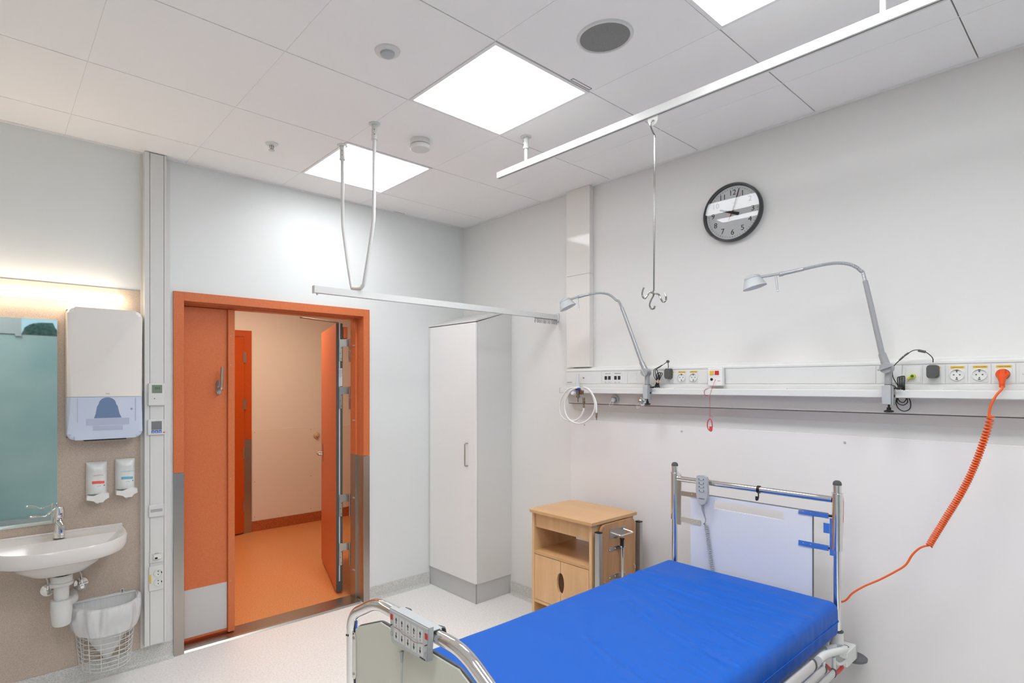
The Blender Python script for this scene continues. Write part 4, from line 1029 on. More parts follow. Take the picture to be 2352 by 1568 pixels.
# --- head corner: sockets, white corner block, wall bumper
for y, s_ in ((YPL, 1), (YPR, -1)):
    yb_ = onx(1960, 1512, -.085).y if s_ < 0 else -2.14
    o = G().cyl((BX1, y, .455), (BX1, y, .548), .0235, seg=28).out('post_socket', M_pwhite, bed)
    G().lathe([(.0165, .001), (.0235, .001), (.0240, .006), (.0165, .008)], (BX1, y, .547), seg=28).out('socket_ring', M_char, o)
    b_ = G().box(-.278, -.155, y+s_*.012-.026, y+s_*.012+.026, .400, .468, .004).out('corner_block', M_pwhite, bed, smooth=False)
    G().box(-.1545, -.140, y+s_*.012-.026, y+s_*.012+.026, .400, .468, .003).out('block_cap', M_lgrey, b_, smooth=False)
    G().lathe([(.011, 0), (.013, .0015), (.015, 0)], (-.215, y+s_*.012, .4685), seg=24).out('stamped_ring', M_char, b_)
    G().lathe([(.0, -.012), (.045, -.012), (.054, -.006), (.055, .004), (.046, .011), (0, .012)], (-.085, yb_, .378), seg=36).out('wall_bumper', mat('bumper_rubber', (104, 108, 110), .6), bed)
    G().cyl((-.085, yb_, .389), (-.17, y+s_*.008, .41), .010, seg=12).out('bumper_pin', M_black, bed)
G().box(BX1-.02, BX1+.02, YPR+.025, YPL-.025, .46, .50, .004).out('head_beam', M_pwhite, bed, smooth=False)
# bent white carrier arm of the safety side, then three folded bars
arm = [onx(1921, 1470, -.30), ony(1945, 1487, -2.93), ony(1934, 1492, -2.955), ony(1905, 1499, -2.965), ony(1888, 1506, -2.968), ony(1874, 1517, -2.97)]
YS = -2.955
def sp(u, v, y=YS): return ony(u, v, y)
armp = [Vector((-.40, -2.880, .505)), Vector((-.355, -2.915, .512)), sp(1940, 1491), sp(1915, 1497), sp(1893, 1504), sp(1880, 1515)]
G().tube(smooth_path(armp, 6), .0135, 16).out('carrier_arm', M_pwhite, bed)
ends = [(1866, 1528), (1891, 1537), (1913, 1546)]
dd_ = None
for k, (u, v) in enumerate(ends):
    e = sp(u, v)
    b_ = G().tube([e, Vector((-1.95, YS, e.z+.012))], .021 if k == 0 else .017, 18, flat=(1, .55)).out('guard_bar', mat('guard_bar_alu', (208, 206, 204), .3, .5), bed)
    G().tube([e+Vector((.010, 0, 0)), e+Vector((.0005, 0, 0))], .023 if k == 0 else .019, 18, flat=(1, .6)).out('bar_end_cap', M_char, b_)
for (u, v, k) in ((1891, 1517, 1), (1915, 1509, 2)):
    a = sp(u, v); e = sp(*ends[k]); G().tube([a, (a.x, YS, e.z+.012)], .0065, 10).out('link_rod', M_pwhite, bed)
G().tube(smooth_path([sp(1925, 1502), sp(1939, 1508), sp(1942, 1514), sp(1935, 1522), sp(1925, 1524), sp(1917, 1518)], 6), .0065, 10).out('release_loop', M_pwhite, bed)
G().tube(smooth_path([sp(1897, 1528, -2.93), sp(1906, 1536, -2.93), sp(1918, 1545, -2.94), sp(1926, 1541, -2.94), sp(1934, 1532, -2.94), sp(1933, 1529, -2.93)], 6), .0075, 10).out('red_release_lever', M_red, bed, label='red release lever')
G().box(-.86, -.80, -2.90, -2.884, .50, .515, .002).out('red_stop', M_red, bed, smooth=False)

# ================================================================== MATTRESS
mt = None
def mattress():
    x0, x1, y0, y1, z0, z1 = -2.185, -.308, -2.905, -2.095, .538, .692
    nx, ny, nz = 260, 90, 10
    r = .032
    def rounded(p):
        c = Vector((min(max(p.x, x0+r), x1-r), min(max(p.y, y0+r), y1-r), min(max(p.z, z0+r), z1-r)))
        d = p-c
        # corner round in plan
        return c + d.normalized()*r if d.length > 1e-9 else p
    folds = []
    rf = random.Random(11)
    #  transverse folds fanning from the bed-side edge
    for (xa, ya, xb, yb, w_, h_) in ((-.62, -2.10, -.60, -2.90, .020, .0045), (-.70, -2.10, -.78, -2.90, .016, .0050), (-.84, -2.12, -.90, -2.90, .018, .0040),
                                     (-.80, -2.10, -1.10, -2.88, .022, .0035), (-1.02, -2.30, -1.30, -2.90, .015, .0045), (-.47, -2.40, -.52, -2.90, .014, .0040),
                                     (-1.25, -2.20, -1.70, -2.70, .030, .0030), (-1.45, -2.45, -1.62, -2.90, .018, .0040), (-.66, -2.5, -.69, -2.90, .010, .0040),
                                     (-.97, -2.6, -1.03, -2.90, .010, .0045), (-1.17, -2.66, -1.22, -2.90, .010, .0045)):
        folds.append((Vector((xa, ya)), Vector((xb, yb)), w_, h_))
    for k in range(16):
        xa = -.42-.085*k+rf.uniform(-.03, .03); ya = rf.uniform(-2.62, -2.74); folds.append((Vector((xa, ya)), Vector((xa-rf.uniform(.0, .09), -2.905)), rf.uniform(.006, .010), rf.uniform(.0009, .0017)))
    def relief(x, y):
        h = 0
        for a, b, w_, hh in folds:
            ab = b-a; t = max(0, min(1, (Vector((x, y))-a).dot(ab)/ab.length_squared)); q = a+ab*t
            wob = .022*noise.noise(Vector((x*1.5, y*3, w_*40)))
            dx = (x+wob)-q.x; dy = y-q.y
            d_ = math.hypot(dx, dy*.6)
            env = math.sin(math.pi*min(1, max(.02, t*.8+.15)))
            h += 2.6*hh*env*(math.exp(-(d_/w_)**2) - .55*math.exp(-((dx-w_*1.6)/w_)**2-(dy*.6/w_)**2*0)*(1 if 0 < t < 1 else 0))
        h += .0035*noise.noise(Vector((x*2.2, y*2.2, 0))) + .0012*noise.noise(Vector((x*9, y*3, 3)))
        return h
    bm = bmesh.new(); cache = {}
    def V(i, j, k):
        key = (i, j, k)
        if key in cache: return cache[key]
        def easing(t, n):   # denser near borders
            return t/n
        def ax(a, b, i, n):
            e = 5
            if i <= e: return a + r*i/e
            if i >= n-e: return b - r*(n-i)/e
            return a+r + (b-a-2*r)*(i-e)/(n-2*e)
        p = Vector((ax(x0, x1, i, nx), ax(y0, y1, j, ny), ax(z0, z1, k, nz) if nz > 10 else z0+(z1-z0)*k/nz))
        o = p.copy(); p = rounded(p)
        top = max(0, (p.z-(z1-.05))/.05)
        if top > 0: p.z += relief(o.x, o.y)*min(1, top)
        side = 1 if (k not in (0, nz)) else 0
        if side and j in (0, ny):
            zz = (p.z-z0)/(z1-z0)
            p.y += (-1 if j == 0 else 1)*(.003*noise.noise(Vector((o.x*22, zz*2.5, 5)))*(zz*1.6) + .002*math.sin(zz*math.pi))
        p.z -= .0
        v = bm.verts.new(p); cache[key] = v; return v
    def quad(a, b, c, d): bm.faces.new((V(*a), V(*b), V(*c), V(*d)))
    for i in range(nx):
        for j in range(ny):
            quad((i, j, nz), (i+1, j, nz), (i+1, j+1, nz), (i, j+1, nz)); quad((i, j, 0), (i, j+1, 0), (i+1, j+1, 0), (i+1, j, 0))
    for k in range(nz):
        for i in range(nx):
            quad((i, 0, k), (i+1, 0, k), (i+1, 0, k+1), (i, 0, k+1)); quad((i, ny, k), (i, ny, k+1), (i+1, ny, k+1), (i+1, ny, k))
        for j in range(ny):
            quad((0, j, k), (0, j, k+1), (0, j+1, k+1), (0, j+1, k)); quad((nx, j, k), (nx, j+1, k), (nx, j+1, k+1), (nx, j, k+1))
    g = G(); g.bm.free(); g.bm = bm
    return g.out('mattress', M_blue, None, org=(-1.24, -2.5, .538), angle=60)
mt = tag(mattress(), 'bright blue wipe-clean mattress with creased cover on hospital bed', 'mattress')
g = G(); zs = .612
loop = [(x, y) for x, y in rrect(-2.189, -.304, -2.9085, -2.0915, .034, 5)]
g.tube([(x, y, zs) for x, y in loop], .0022, 6, closed=True)
g.out('seam_piping', M_blue, mt)

# ================================================================== HANDSET, CONTROL BOX, CABLE HOOK on the bed
hsn = thing('bed_handset', 'grey bed remote handset hanging on the head rail', 'handset', (BX1-.03, -2.295, 1.1))
X_ = BX1-.030
prof = [(-2.268, 1.150), (-2.272, 1.162), (-2.295, 1.168), (-2.318, 1.162), (-2.322, 1.150), (-2.327, 1.08), (-2.322, 1.045), (-2.312, 1.020), (-2.296, 1.013), (-2.282, 1.020), (-2.272, 1.045), (-2.266, 1.09)]
g = G(); g.prism([(p.x, p.y) for p in smooth_path([Vector((a, b, 0)) for a, b in prof], 3, True)], 'x', X_-.022, X_)
es = [e for e in g.bm.edges if all(v.co.x < X_-.0215 for v in e.verts)]; bmesh.ops.bevel(g.bm, geom=es, offset=.003, segments=2, affect='EDGES')
g.out('housing', M_lgrey, hsn, angle=50)
for k in range(4):
    z = 1.146-.0195*k; dy = -.0008*k
    o = G().box(X_-.0229, X_-.0221, -2.313+dy, -2.277+dy, z-.0075, z+.0085, .0003).out('key_pad', mat('key_pad_grey', (186, 188, 190), .5), hsn, smooth=False)
    g = G()
    for y in (-2.283, -2.307): g.prism([(y+dy-.0022, z+.001), (y+dy, z+.0065), (y+dy+.0022, z+.001), (y+dy, z-.0035)], 'x', X_-.0234, X_-.0228)
    g.tube([(X_-.0232, -2.284+dy, z-.002), (X_-.0232, -2.291+dy, z-.006), (X_-.0232, -2.304+dy, z-.006+.003*(k % 2 == 0))], .0006, 5)
    g.out('arrow_icon', M_ink, o, smooth=False)
text('SUNETIM', .0075, M_ink, (X_-.0226, -2.297, 1.047), XR, UP, hsn, 'lettering')
G().tube(fillet([(X_, -2.296, 1.135), (X_+.012, -2.296, 1.135), (X_+.012, -2.296, 1.1445), (X_+.030, -2.296, 1.1475), (X_+.050, -2.296, 1.140), (X_+.053, -2.296, 1.12)], .006), .004, 8).out('hanging_hook', M_black, hsn)
G().tube(smooth_path([(X_-.010, -2.297, 1.014), (X_-.010, -2.299, .99), (X_-.008, -2.303, .97), (X_-.006, -2.306, .955)], 4), [.008-.005*i/12 for i in range(13)], 10).out('strain_relief', M_grey, hsn)
G().tube(smooth_path([(X_-.006, -2.306, .957), (X_-.005, -2.310, .94), (X_-.005, -2.308, .925), (X_-.005, -2.300, .916), (BX1-.018, -2.301, .912)], 5), .0028, 8).out('cable', M_grey, hsn)
hx_ = []
turns, per = 34, 12
for i in range(turns*per+1):
    s_ = i/(turns*per); c0 = Vector((BX1-.0062-.0108, -2.302-.046*s_, .914-.31*s_)); a = 2*math.pi*i/per
    hx_.append(c0+Vector((math.cos(a), math.sin(a)*.99, math.sin(a)*.12))*.0080)
G().tube(hx_, .0023, 6).out('spiral_coil', M_lgrey, hsn)
ch = thing('cable_hook', 'black plastic cable hook clipped on the chrome head rail', 'hook', (BX1, -2.558, 1.126))
G().lathe([(.0155, -.006), (.0185, -.006), (.0185, .006), (.0155, .006)], (BX1, -2.558, 1.126), (0, 1, 0), 24, closed=True).out('clip_ring', M_black, ch)
G().tube(smooth_path([(BX1-.018, -2.562, 1.116), (BX1-.022, -2.565, 1.105), (BX1-.020, -2.564, 1.092), (BX1-.026, -2.563, 1.080), (BX1-.036, -2.562, 1.082), (BX1-.036, -2.562, 1.098)], 5), .0035, 8, flat=(1.5, .8)).out('hook', M_black, ch)
# control box on the foot rail
cb = thing('bed_control_panel', 'grey foot-end control panel with arrow keys hooked on chrome tube', 'control panel', (BX0-.03, -2.465, .96))
XB = BX0-.0188
c_tl, c_tr, c_bl, c_br = [(onx(u, v, XB-.017).y, onx(u, v, XB-.017).z) for u, v in ((893, 1395), (984, 1443), (898, 1473), (981, 1520))]
g = G(); g.prism([c_tl, c_tr, c_br, (c_br[0]+.004, c_br[1]-.003), (c_bl[0]-.004, c_bl[1]-.003), c_bl], 'x', XB-.017, XB)
es = [e for e in g.bm.edges if all(v.co.x < XB-.0165 for v in e.verts)]; bmesh.ops.bevel(g.bm, geom=es, offset=.003, segments=2, affect='EDGES')
g.out('housing', M_lgrey, cb, angle=50)
DY, DZ = -0.0270, 0.0080
G().box(XB, BX0+.012, c_tr[1-1]+.004, c_tl[0]-.004, 1.0068, 1.0100, .001).out('top_ledge', M_lgrey, cb, smooth=False)
G().box(XB, BX0-.0185, c_br[0]+.02, c_bl[0]-.02, .93, .98, .001).out('back_plate', M_lgrey, cb, smooth=False)
for y in (c_tl[0]-.015, c_tr[0]+.015): G().tube([(BX0+.012, y, 1.0075), (BX0+.024, y, 1.002), (BX0+.028, y, .985)], .0035, 8, flat=(1, 2.5)).out('hanging_hook', M_char, cb)
XK = XB-.0171
for k in range(5):
    y = -2.409+DY-.0278*k
    for q, z in enumerate((.984+DZ, .9485+DZ)):
        o = G().box(XK-.0006, XK+.0004, y-.0120, y+.0120, z-.0165, z+.0165, .0002).out('key_pad', mat('key_pad_pale', (206, 206, 204), .5), cb, smooth=False)
        s_ = 1 if q == 0 else -1
        G().prism([(y-.0038, z+.003*s_), (y, z+.011*s_), (y+.0038, z+.003*s_), (y+.0012, z+.003*s_), (y+.0012, z-.006*s_), (y-.0012, z-.006*s_), (y-.0012, z+.003*s_)], 'x', XK-.0011, XK-.0007).out('arrow_icon', M_ink, o, smooth=False)
        if q == 0: G().lathe([(.0016, 0), (0, .0005)], (XK-.0007, y, z-.012), (-1, 0, 0), 10).out('indicator', M_ink, o)
for y in (-2.386+DY, -2.386+DY-.160):
    G().box(XK-.0008, XK+.0002, y-.0055, y+.0055, .982+DZ, .997+DZ).out('stop_key', M_red, cb, label='red stop key', smooth=False)
    G().tube([(XK-.0008, y-.004, .970+DZ), (XK-.0008, y+.005, .965+DZ)], .0012, 6).out('key_icon', M_ink, cb)
    g = G(); g.lathe([(.0055, 0), (.0065, .0004), (.0055, .0006)], (XK-.0002, y, .944+DZ), (-1, 0, 0), 20); g.out('lock_icon', M_grey, cb)
g = G(); g.tube([(XK-.0012, a_+DY, b_+DZ) for a_, b_ in ((-2.398, .9665), (-2.42, .967), (-2.442, .961), (-2.465, .962), (-2.495, .958), (-2.53, .967))], .0007, 5); g.out('bed_line_icon', mat('mauve_line', (176, 120, 124), .5), cb)
text('SUNETIM', .006, M_ink, (XK-.0004, -2.530+DY, .9275+DZ), XR, UP, cb, 'lettering')
G().tube(smooth_path([(XB-.010, -2.451, .914), (XB-.010, -2.4515, .905), (XB-.010, -2.4515, .885)], 4), [.007-.0035*i/8 for i in range(9)], 10).out('strain_relief', M_grey, cb)
G().tube(smooth_path([(XB-.010, -2.4515, .888), (XB-.010, -2.4505, .80), (XB-.008, -2.448, .66), (XB-.004, -2.46, .50), (XB+.004, -2.50, .42), (BX0+.05, -2.56, .40), (BX0+.09, -2.56, .458)], 6), .0030, 8).out('cable', M_lgrey, cb)

# ================================================================== WASHING PLACE on the door wall
# mirror
mr = thing('mirror', 'frameless wall mirror above the washbasin, reflecting the teal window film', 'mirror', (-3.25, -.0095, 1.435))
G().box(-3.66, -2.849, -.0145, -.0096, .894, 1.977).out('glass', M_mirror, mr, smooth=False)
g = G(); g.box(-2.8488, -2.8470, -.0146, -.0096, .894, 1.977); g.box(-3.66, -2.849, -.0146, -.0096, 1.9772, 1.979)
g.out('polished_edge', mat('mirror_edge', (190, 198, 192), .3), mr, smooth=False)
# light bar
lb_ = thing('mirror_light', 'warm glowing bar light above the mirror', 'wall light', (-3.1, -.01, 2.107))
G().box(-3.66, -2.566, -.030, -.0096, 2.088, 2.128, .002).out('mounting', M_white, lb_, smooth=False)
g = G(); g.prism(rrect(-.078, -.031, 2.080, 2.136, .014, 5), 'x', -3.67, -2.553); g.out('diffuser', M_bar, lb_)
# paper towel dispenser
td = thing('towel_dispenser', 'large white paper towel dispenser with blue translucent lower window', 'towel dispenser', (-2.64, -.01, 1.7))
A0, A1 = -2.813, -2.462
def shell(z0, z1, rt, rb, y0, y1, nm, m, label=None):
    # rounded slab seen from the front (xz outline) with softened front edges
    out = []
    x0, x1 = A0, A1
    def corner(cx, cz, r, a0): return [(cx+r*math.cos(math.radians(a0+90*k/6)), cz+r*math.sin(math.radians(a0+90*k/6))) for k in range(7)] if r > 0 else [(cx, cz)]
    out += corner(x1-rt, z1-rt, rt, 0) + corner(x0+rt, z1-rt, rt, 90) + corner(x0+rb, z0+rb, rb, 180) + corner(x1-rb, z0+rb, rb, 270)
    g = G(); g.prism(out, 'y', y1, y0)
    es = [e for e in g.bm.edges if all(abs(v.co.y-y0) < 1e-5 for v in e.verts) and not (rb == 0 and all(abs(v.co.z-z0) < 1e-5 for v in e.verts)) and not (rt == 0 and all(abs(v.co.z-z1) < 1e-5 for v in e.verts))]
    bmesh.ops.bevel(g.bm, geom=es, offset=.022, segments=5, profile=.6, affect='EDGES')
    return g.out(nm, m, td, label=label, angle=40)
G().box(A0+.004, A1+.004, -.020, -.0096, 1.345, 2.04, .003).out('back_plate', mat('dispenser_back', (70, 78, 104), .5), td, smooth=False)
shell(1.568, 2.047, .035, 0, -.108, -.0202, 'cover', mat('dispenser_white', (238, 232, 226), .14))
# lower translucent window, kept as a bluish tinted shell with the inner roll housing showing as separate front pieces
shell(1.337, 1.5665, 0, .035, -.106, -.0202, 'window_shell', mat('dispenser_blue_tint', (206, 214, 232), .18), 'pale blue translucent lower part')
bm_ = mat('dispenser_blue_roll', (112, 134, 168), .35); pm_ = mat('dispenser_pale_inner', (222, 224, 236), .3)
cx_ = -2.632; YW = -.1068
g = G(); pts = [(cx_-.062, 1.452), (cx_-.054, 1.475), (cx_-.048, 1.515)] + [(cx_+.040*math.cos(math.pi-math.pi*k/10), 1.528+.036*math.sin(math.pi*k/10)) for k in range(11)] + [(cx_+.048, 1.515), (cx_+.056, 1.475), (cx_+.066, 1.452)]
g.prism(pts, 'y', YW-.0006, YW+.001); g.out('towel_hood', bm_, td, smooth=False, label='blue bell-shaped inner hood')
for (a, b, c, d, m_, nm) in ((cx_-.098, cx_+.104, 1.413, 1.449, mat('dispenser_mid', (184, 190, 212), .3), 'inner_tray'), (cx_-.068, cx_+.072, 1.384, 1.408, mat('dispenser_mid', (184, 190, 212), .3), 'inner_tray'), (cx_-.138, cx_-.134, 1.43, 1.56, mat('dispenser_mid', (184, 190, 212), .3), 'inner_rib'), (cx_+.133, cx_+.137, 1.43, 1.56, mat('dispenser_mid', (184, 190, 212), .3), 'inner_rib')):
    G().box(a, b, YW-.0004, YW+.001, c, d).out(nm, m_, td, smooth=False)
G().lathe([(.006, 0), (.005, .001), (0, .001)], (cx_+.115, YW+.0004, 1.498), (0, -1, 0), 16).out('lock', M_grey, td)
G().box(cx_-.105, cx_+.09, -.100, -.045, 1.330, 1.3368).out('paper_slot', M_ink, td, smooth=False)
text('tork' if False else 'TRK', .012, mat('emblem_grey', (170, 168, 164), .4), (cx_, -.1090, 1.583), YR, UP, td, 'emblem')
G().tube([(A1+.001, -.05, 1.60), (A1+.012, -.056, 1.60)], .004, 8).out('latch', M_grey, td)

# soap and disinfectant pouches
def pouch(x, z0, z1, lab, colr, col2, wd_=.046):
    t = thing('soap_dispenser', lab, 'soap dispenser', (x, -.01, (z0+z1)/2), 'soap and disinfectant dispensers beside the mirror')
    G().box(x-wd_-.002, x+wd_+.002, -.030, -.0096, z0+.01, z1, .003).out('wall_holder', M_white, t, smooth=False)
    bm = bmesh.new(); nx, nz = 14, 20; gr = {}
    zb_ = z0+.045
    for i in range(nx+1):
        for k in range(nz+1):
            u, v = i/nx, k/nz
            b_ = (1-abs(2*u-1)**3)*(1-(max(0, v-.78)/.22)**2*.8)*(.85+.15*math.sin(v*9))
            yy = -.031-.038*b_ - .0022*noise.noise(Vector((u*7+x*50, v*9, 1)))*(.3+b_)
            gr[i, k] = bm.verts.new((x-wd_+2*wd_*u, yy, zb_+(z1-.004-zb_)*v))
    for i in range(nx):
        for k in range(nz): bm.faces.new((gr[i, k], gr[i+1, k], gr[i+1, k+1], gr[i, k+1]))
    br = {}
    ring = [(i, 0) for i in range(nx)]+[(nx, k) for k in range(nz)]+[(i, nz) for i in range(nx, 0, -1)]+[(0, k) for k in range(nz, 0, -1)]
    for key in ring: c = gr[key].co; br[key] = bm.verts.new((c.x, -.0302, c.z))
    for a, b in zip(ring, ring[1:]+ring[:1]): bm.faces.new((gr[a], gr[b], br[b], br[a]))
    g = G(); g.bm.free(); g.bm = bm
    pu = g.out('pouch', mat('soap_pouch', (228, 230, 228), .12), t, angle=80)
    def patch(u0, u1, v0, v1, m_, nm):
        g = G(); n_ = 6
        A = []
        for i in range(n_+1):
            u = u0+(u1-u0)*i/n_; row = []
            for v in (v0, v1):
                b_ = (1-abs(2*u-1)**3)*(.85+.15*math.sin(v*9)); row.append(g.bm.verts.new((x-wd_+2*wd_*u, -.031-.038*b_-.0030, zb_+(z1-.004-zb_)*(v+.02*(math.sin(u*4) if nm == 'printed_band' else 0)))))
            A.append(row)
        for a, b in zip(A, A[1:]): g.bm.faces.new((a[0], b[0], b[1], a[1]))
        r = bmesh.ops.extrude_face_region(g.bm, geom=list(g.bm.faces)); bmesh.ops.translate(g.bm, vec=(0, .0006, 0), verts=[v for v in r['geom'] if isinstance(v, bmesh.types.BMVert)])
        g.out(nm, m_, pu, smooth=False)
    patch(.22, .86, .33, .41, colr, 'printed_band')
    text('HANDTVAL' if col2 == 'r' else 'HUDDESINFEKTION', .009 if col2 == 'r' else .0072, colr if col2 != 'r' else mat('print_crimson', (190, 60, 72), .5), (x+.002, -.0735, zb_+(z1-zb_)*.60), YR, UP, pu, 'lettering')
    text('ml 700', .006, mat('print_grey', (120, 122, 126), .5), (x+.004, -.0735, zb_+(z1-zb_)*.26), YR, UP, pu, 'lettering')
    g = G(); g.lathe([(.003, 0), (0, .0006)], (x+.030, -.068, zb_+(z1-zb_)*.27), (0, -1, 0), 12); g.out('blue_dot', mat('dot_blue', (52, 64, 134), .5), pu)
    g = G(); g.prism([(x-wd_-.004, z0+.042), (x-wd_-.006, z0+.020), (x-.020, z0+.010), (x-.010, z0), (x+.024, z0), (x+.032, z0+.012), (x+wd_+.006, z0+.022), (x+wd_+.004, z0+.046), (x+.02, z0+.052), (x-.02, z0+.038)], 'y', -.078, -.0305)
    g.out('push_bar', M_whiteg, t, smooth=False)
    G().cyl((x, -.060, z0-.0005), (x, -.060, z0-.008), .008, .005, seg=14).out('nozzle', M_white, t)
b1 = mat('print_red', (236, 92, 78), .5); b2 = mat('print_teal', (112, 176, 196), .5)
pouch(-2.672, .988, 1.206, 'white soap pouch dispenser with red print, left of the pair', b1, 'r')
pouch(-2.534, 1.000, 1.212, 'white disinfectant pouch dispenser with blue-green print, right of the pair', b2, 'b')

# controls on the service trunk
YT = -.0618
def plate(x0, x1, z0, z1, d, nm, lab, cat, m=M_white):
    t = thing(nm, lab, cat, ((x0+x1)/2, YT, (z0+z1)/2)); G().box(x0, x1, YT-d, YT, z0, z1, .003).out('housing', m, t, smooth=False); return t, YT-d
t, yy = plate(-2.428, -2.343, 1.512, 1.641, .018, 'thermostat', 'white thermostat with greenish display reading 23.5 on the service column', 'thermostat')
G().box(-2.410, -2.357, yy-.0008, yy+.0005, 1.584, 1.631).out('display', M_lcd, t, smooth=False)
text('23.5', .016, M_ink, (-2.382, yy-.0012, 1.612), YR, UP, t, 'lettering')
G().lathe([(.0028, 0), (0, .0008)], (-2.397, yy, 1.553), (0, -1, 0), 12).out('status_dot', M_ink, t)
t, yy = plate(-2.430, -2.345, 1.342, 1.432, .014, 'room_controller', 'white room controller with grey screen and three blue keys', 'control unit')
G().box(-2.412, -2.358, yy-.0008, yy+.0005, 1.372, 1.421).out('display', M_lcdg, t, smooth=False)
kb = mat('key_blue', (74, 110, 186), .5)
for k in range(3):
    o = G().box(-2.412+.0185*k, -2.396+.0185*k, yy-.0010, yy+.0005, 1.353, 1.370).out('key', kb, t, smooth=False)
    G().prism([(-2.4075+.0185*k, 1.3565), (-2.4005+.0185*k, 1.3565), (-2.404+.0185*k, 1.3655)], 'y', yy-.0014, yy-.0011).out('key_icon', M_whiteg, o, smooth=False)
G().box(-2.352, -2.341, yy-.0012, yy+.0005, 1.353, 1.358).out('indicator', M_red, t, smooth=False)
t, yy = plate(-2.424, -2.345, .868, .938, .014, 'call_switch', 'small white call indicator plate with a dark slot, low on the service column', 'switch')
G().box(-2.416, -2.355, yy-.0008, yy+.0005, .899, .910).out('slot_bar', M_lgrey, t, smooth=False)
G().box(-2.416, -2.355, yy-.0012, yy-.0006, .8985, .9000).out('slot_line', M_char, t, smooth=False)
G().box(-2.416, -2.355, yy-.0012, yy-.0006, .9095, .9110).out('slot_line', M_char, t, smooth=False)
t, yy = plate(-2.420, -2.348, .600, .660, .008, 'data_socket', 'white data outlet with hooded cover above the column power socket', 'socket')
G().prism([(yy-.001, .6175), (yy-.020, .626), (yy-.020, .650), (yy-.001, .650)], 'x', -2.402, -2.364).out('hood', M_whiteg, t, smooth=False)
G().box(-2.397, -2.383, yy-.0215, yy-.0195, .6275, .6370).out('port', M_ink, t, smooth=False)
text('B22-05', .007, M_ink, (-2.384, yy-.0008, .6555), YR, UP, t, 'lettering')
t, yy = plate(-2.424, -2.346, .440, .582, .010, 'power_socket', 'white double wall socket with yellow label at the foot of the column', 'socket')
for z in (.541, .487):
    k = G().lathe([(.0235, .0), (.0225, .004), (.0205, .0042), (.0195, .0006), (0, .0006)], (-2.376, yy, z), (0, -1, 0), 28).out('socket_well', mat('socket_white', (224, 224, 220), .35), t)
    g = G()
    for dx in (-.009, .009): g.cyl((-2.376+dx*0, yy, z+dx), (-2.376+dx*0, yy-.002, z+dx), .0030, seg=12)
    g.box(-2.376+.015, -2.376+.021, yy-.003, yy, z-.004, z+.004)
    g.out('pin_hole', M_ink, k)
G().box(-2.4205, -2.412, yy-.0008, yy+.0005, .486, .538).out('paper_label', mat('yellow_label', (232, 190, 60), .6), t, smooth=False, label='yellow circuit label')

# ------------------------------------------------------------------ washbasin
sk = thing('washbasin', 'white D-shaped wall-hung washbasin under the mirror', 'washbasin', (-2.85, -.01, .8))
SX, SW, RZ = -2.855, .310, .835
def outline(s, yb=-.0105, depth=.412, n=40):
    pts = []
    for k in range(n+1):
        a = math.pi*k/n
        x = SX + SW*s*math.copysign(abs(math.cos(a))**.72, math.cos(a)); y = -.11 - (depth-.11)*(abs(math.sin(a))**.95)*s - .0
        pts.append((x, y))
    return [(SX+SW*s, yb)] + pts + [(SX-SW*s, yb)]
g = G(); bm = g.bm
outr = outline(1.0); N = len(outr)
def loop(pts, z): return [bm.verts.new((p[0], p[1], z(p) if callable(z) else z)) for p in pts]
def shrink(pts, d, yb):
    c = Vector((SX, -.17)); out = []
    for p in pts:
        v = Vector(p)-c; L = v.length; q = c+v*max(0, (L-d)/L); q.y = min(q.y, yb); out.append((q.x, q.y))
    return out
L0 = loop(shrink(outr, .020, -.0105), .760)
L1 = loop(shrink(outr, .006, -.0105), .768); L2 = loop(outr, .790); L3 = loop(outr, .828); L4 = loop(shrink(outr, .006, -.0105), RZ)
L5 = loop(shrink(outr, .018, -.030), RZ-.002)
inner = [(SX+(p[0]-SX)*.86, min(-.105, -.105+(p[1]+.105)*.90)) for p in outr]
L6 = loop(inner, .822); L7 = loop([(SX+(p[0]-SX)*.80, -.125+(p[1]+.105)*.80) for p in inner], .775)
L8 = loop([(SX+(p[0]-SX)*.52, -.155+(p[1]+.105)*.55) for p in inner], .722); L9 = loop([(SX+(p[0]-SX)*.12, -.225+(p[1]+.105)*.12) for p in inner], .712)
bowl = [(SX+(p[0]-SX)*.74, min(-.0105, -.0105+(p[1]+.0105)*.80)) for p in outr]
B1 = loop(bowl, .752); B2 = loop([(SX+(p[0]-SX)*.86, -.0105+(p[1]+.0105)*.90) for p in bowl], .712); B3 = loop([(SX+(p[0]-SX)*.62, -.02+(p[1]+.0105)*.74) for p in bowl], .675); B4 = loop([(SX+(p[0]-SX)*.30, -.06+(p[1]+.0105)*.42) for p in bowl], .658)
seq = [B4, B3, B2, B1, L0, L1, L2, L3, L4, L5, L6, L7, L8, L9]
for a, b in zip(seq, seq[1:]):
    for i in range(N): j = (i+1) % N; bm.faces.new((a[i], a[j], b[j], b[i]))
bm.faces.new(B4[::-1]); bm.faces.new(L9)
g.out('basin', M_cera, sk, angle=50)
G().lathe([(.026, .7125-.7125), (.024, .003), (.010, .004), (0, .004)], (SX, -.232, .7125), seg=28).out('drain_ring', M_chrome, sk)
G().box(-3.163, -2.547, -.022, -.0098, .828, .848, .004).out('splash_edge', M_cera, sk, smooth=False)
bt = thing('bottle_trap', 'white plastic bottle trap under the washbasin', 'drain trap', (-2.845, -.16, .5))
TXc, TYc = -2.842, -.165
G().lathe([(.028, .700), (.045, .656), (.048, .650), (.047, .622), (.052, .620), (.052, .606), (.045, .602), (0, .602)][1:], (TXc, TYc, 0), seg=32).out('coupling_nut', M_white, bt)
G().lathe([(.034, .603), (.032, .50), (0, .50)], (TXc, TYc, 0), seg=28).out('inlet_pipe', M_white, bt)
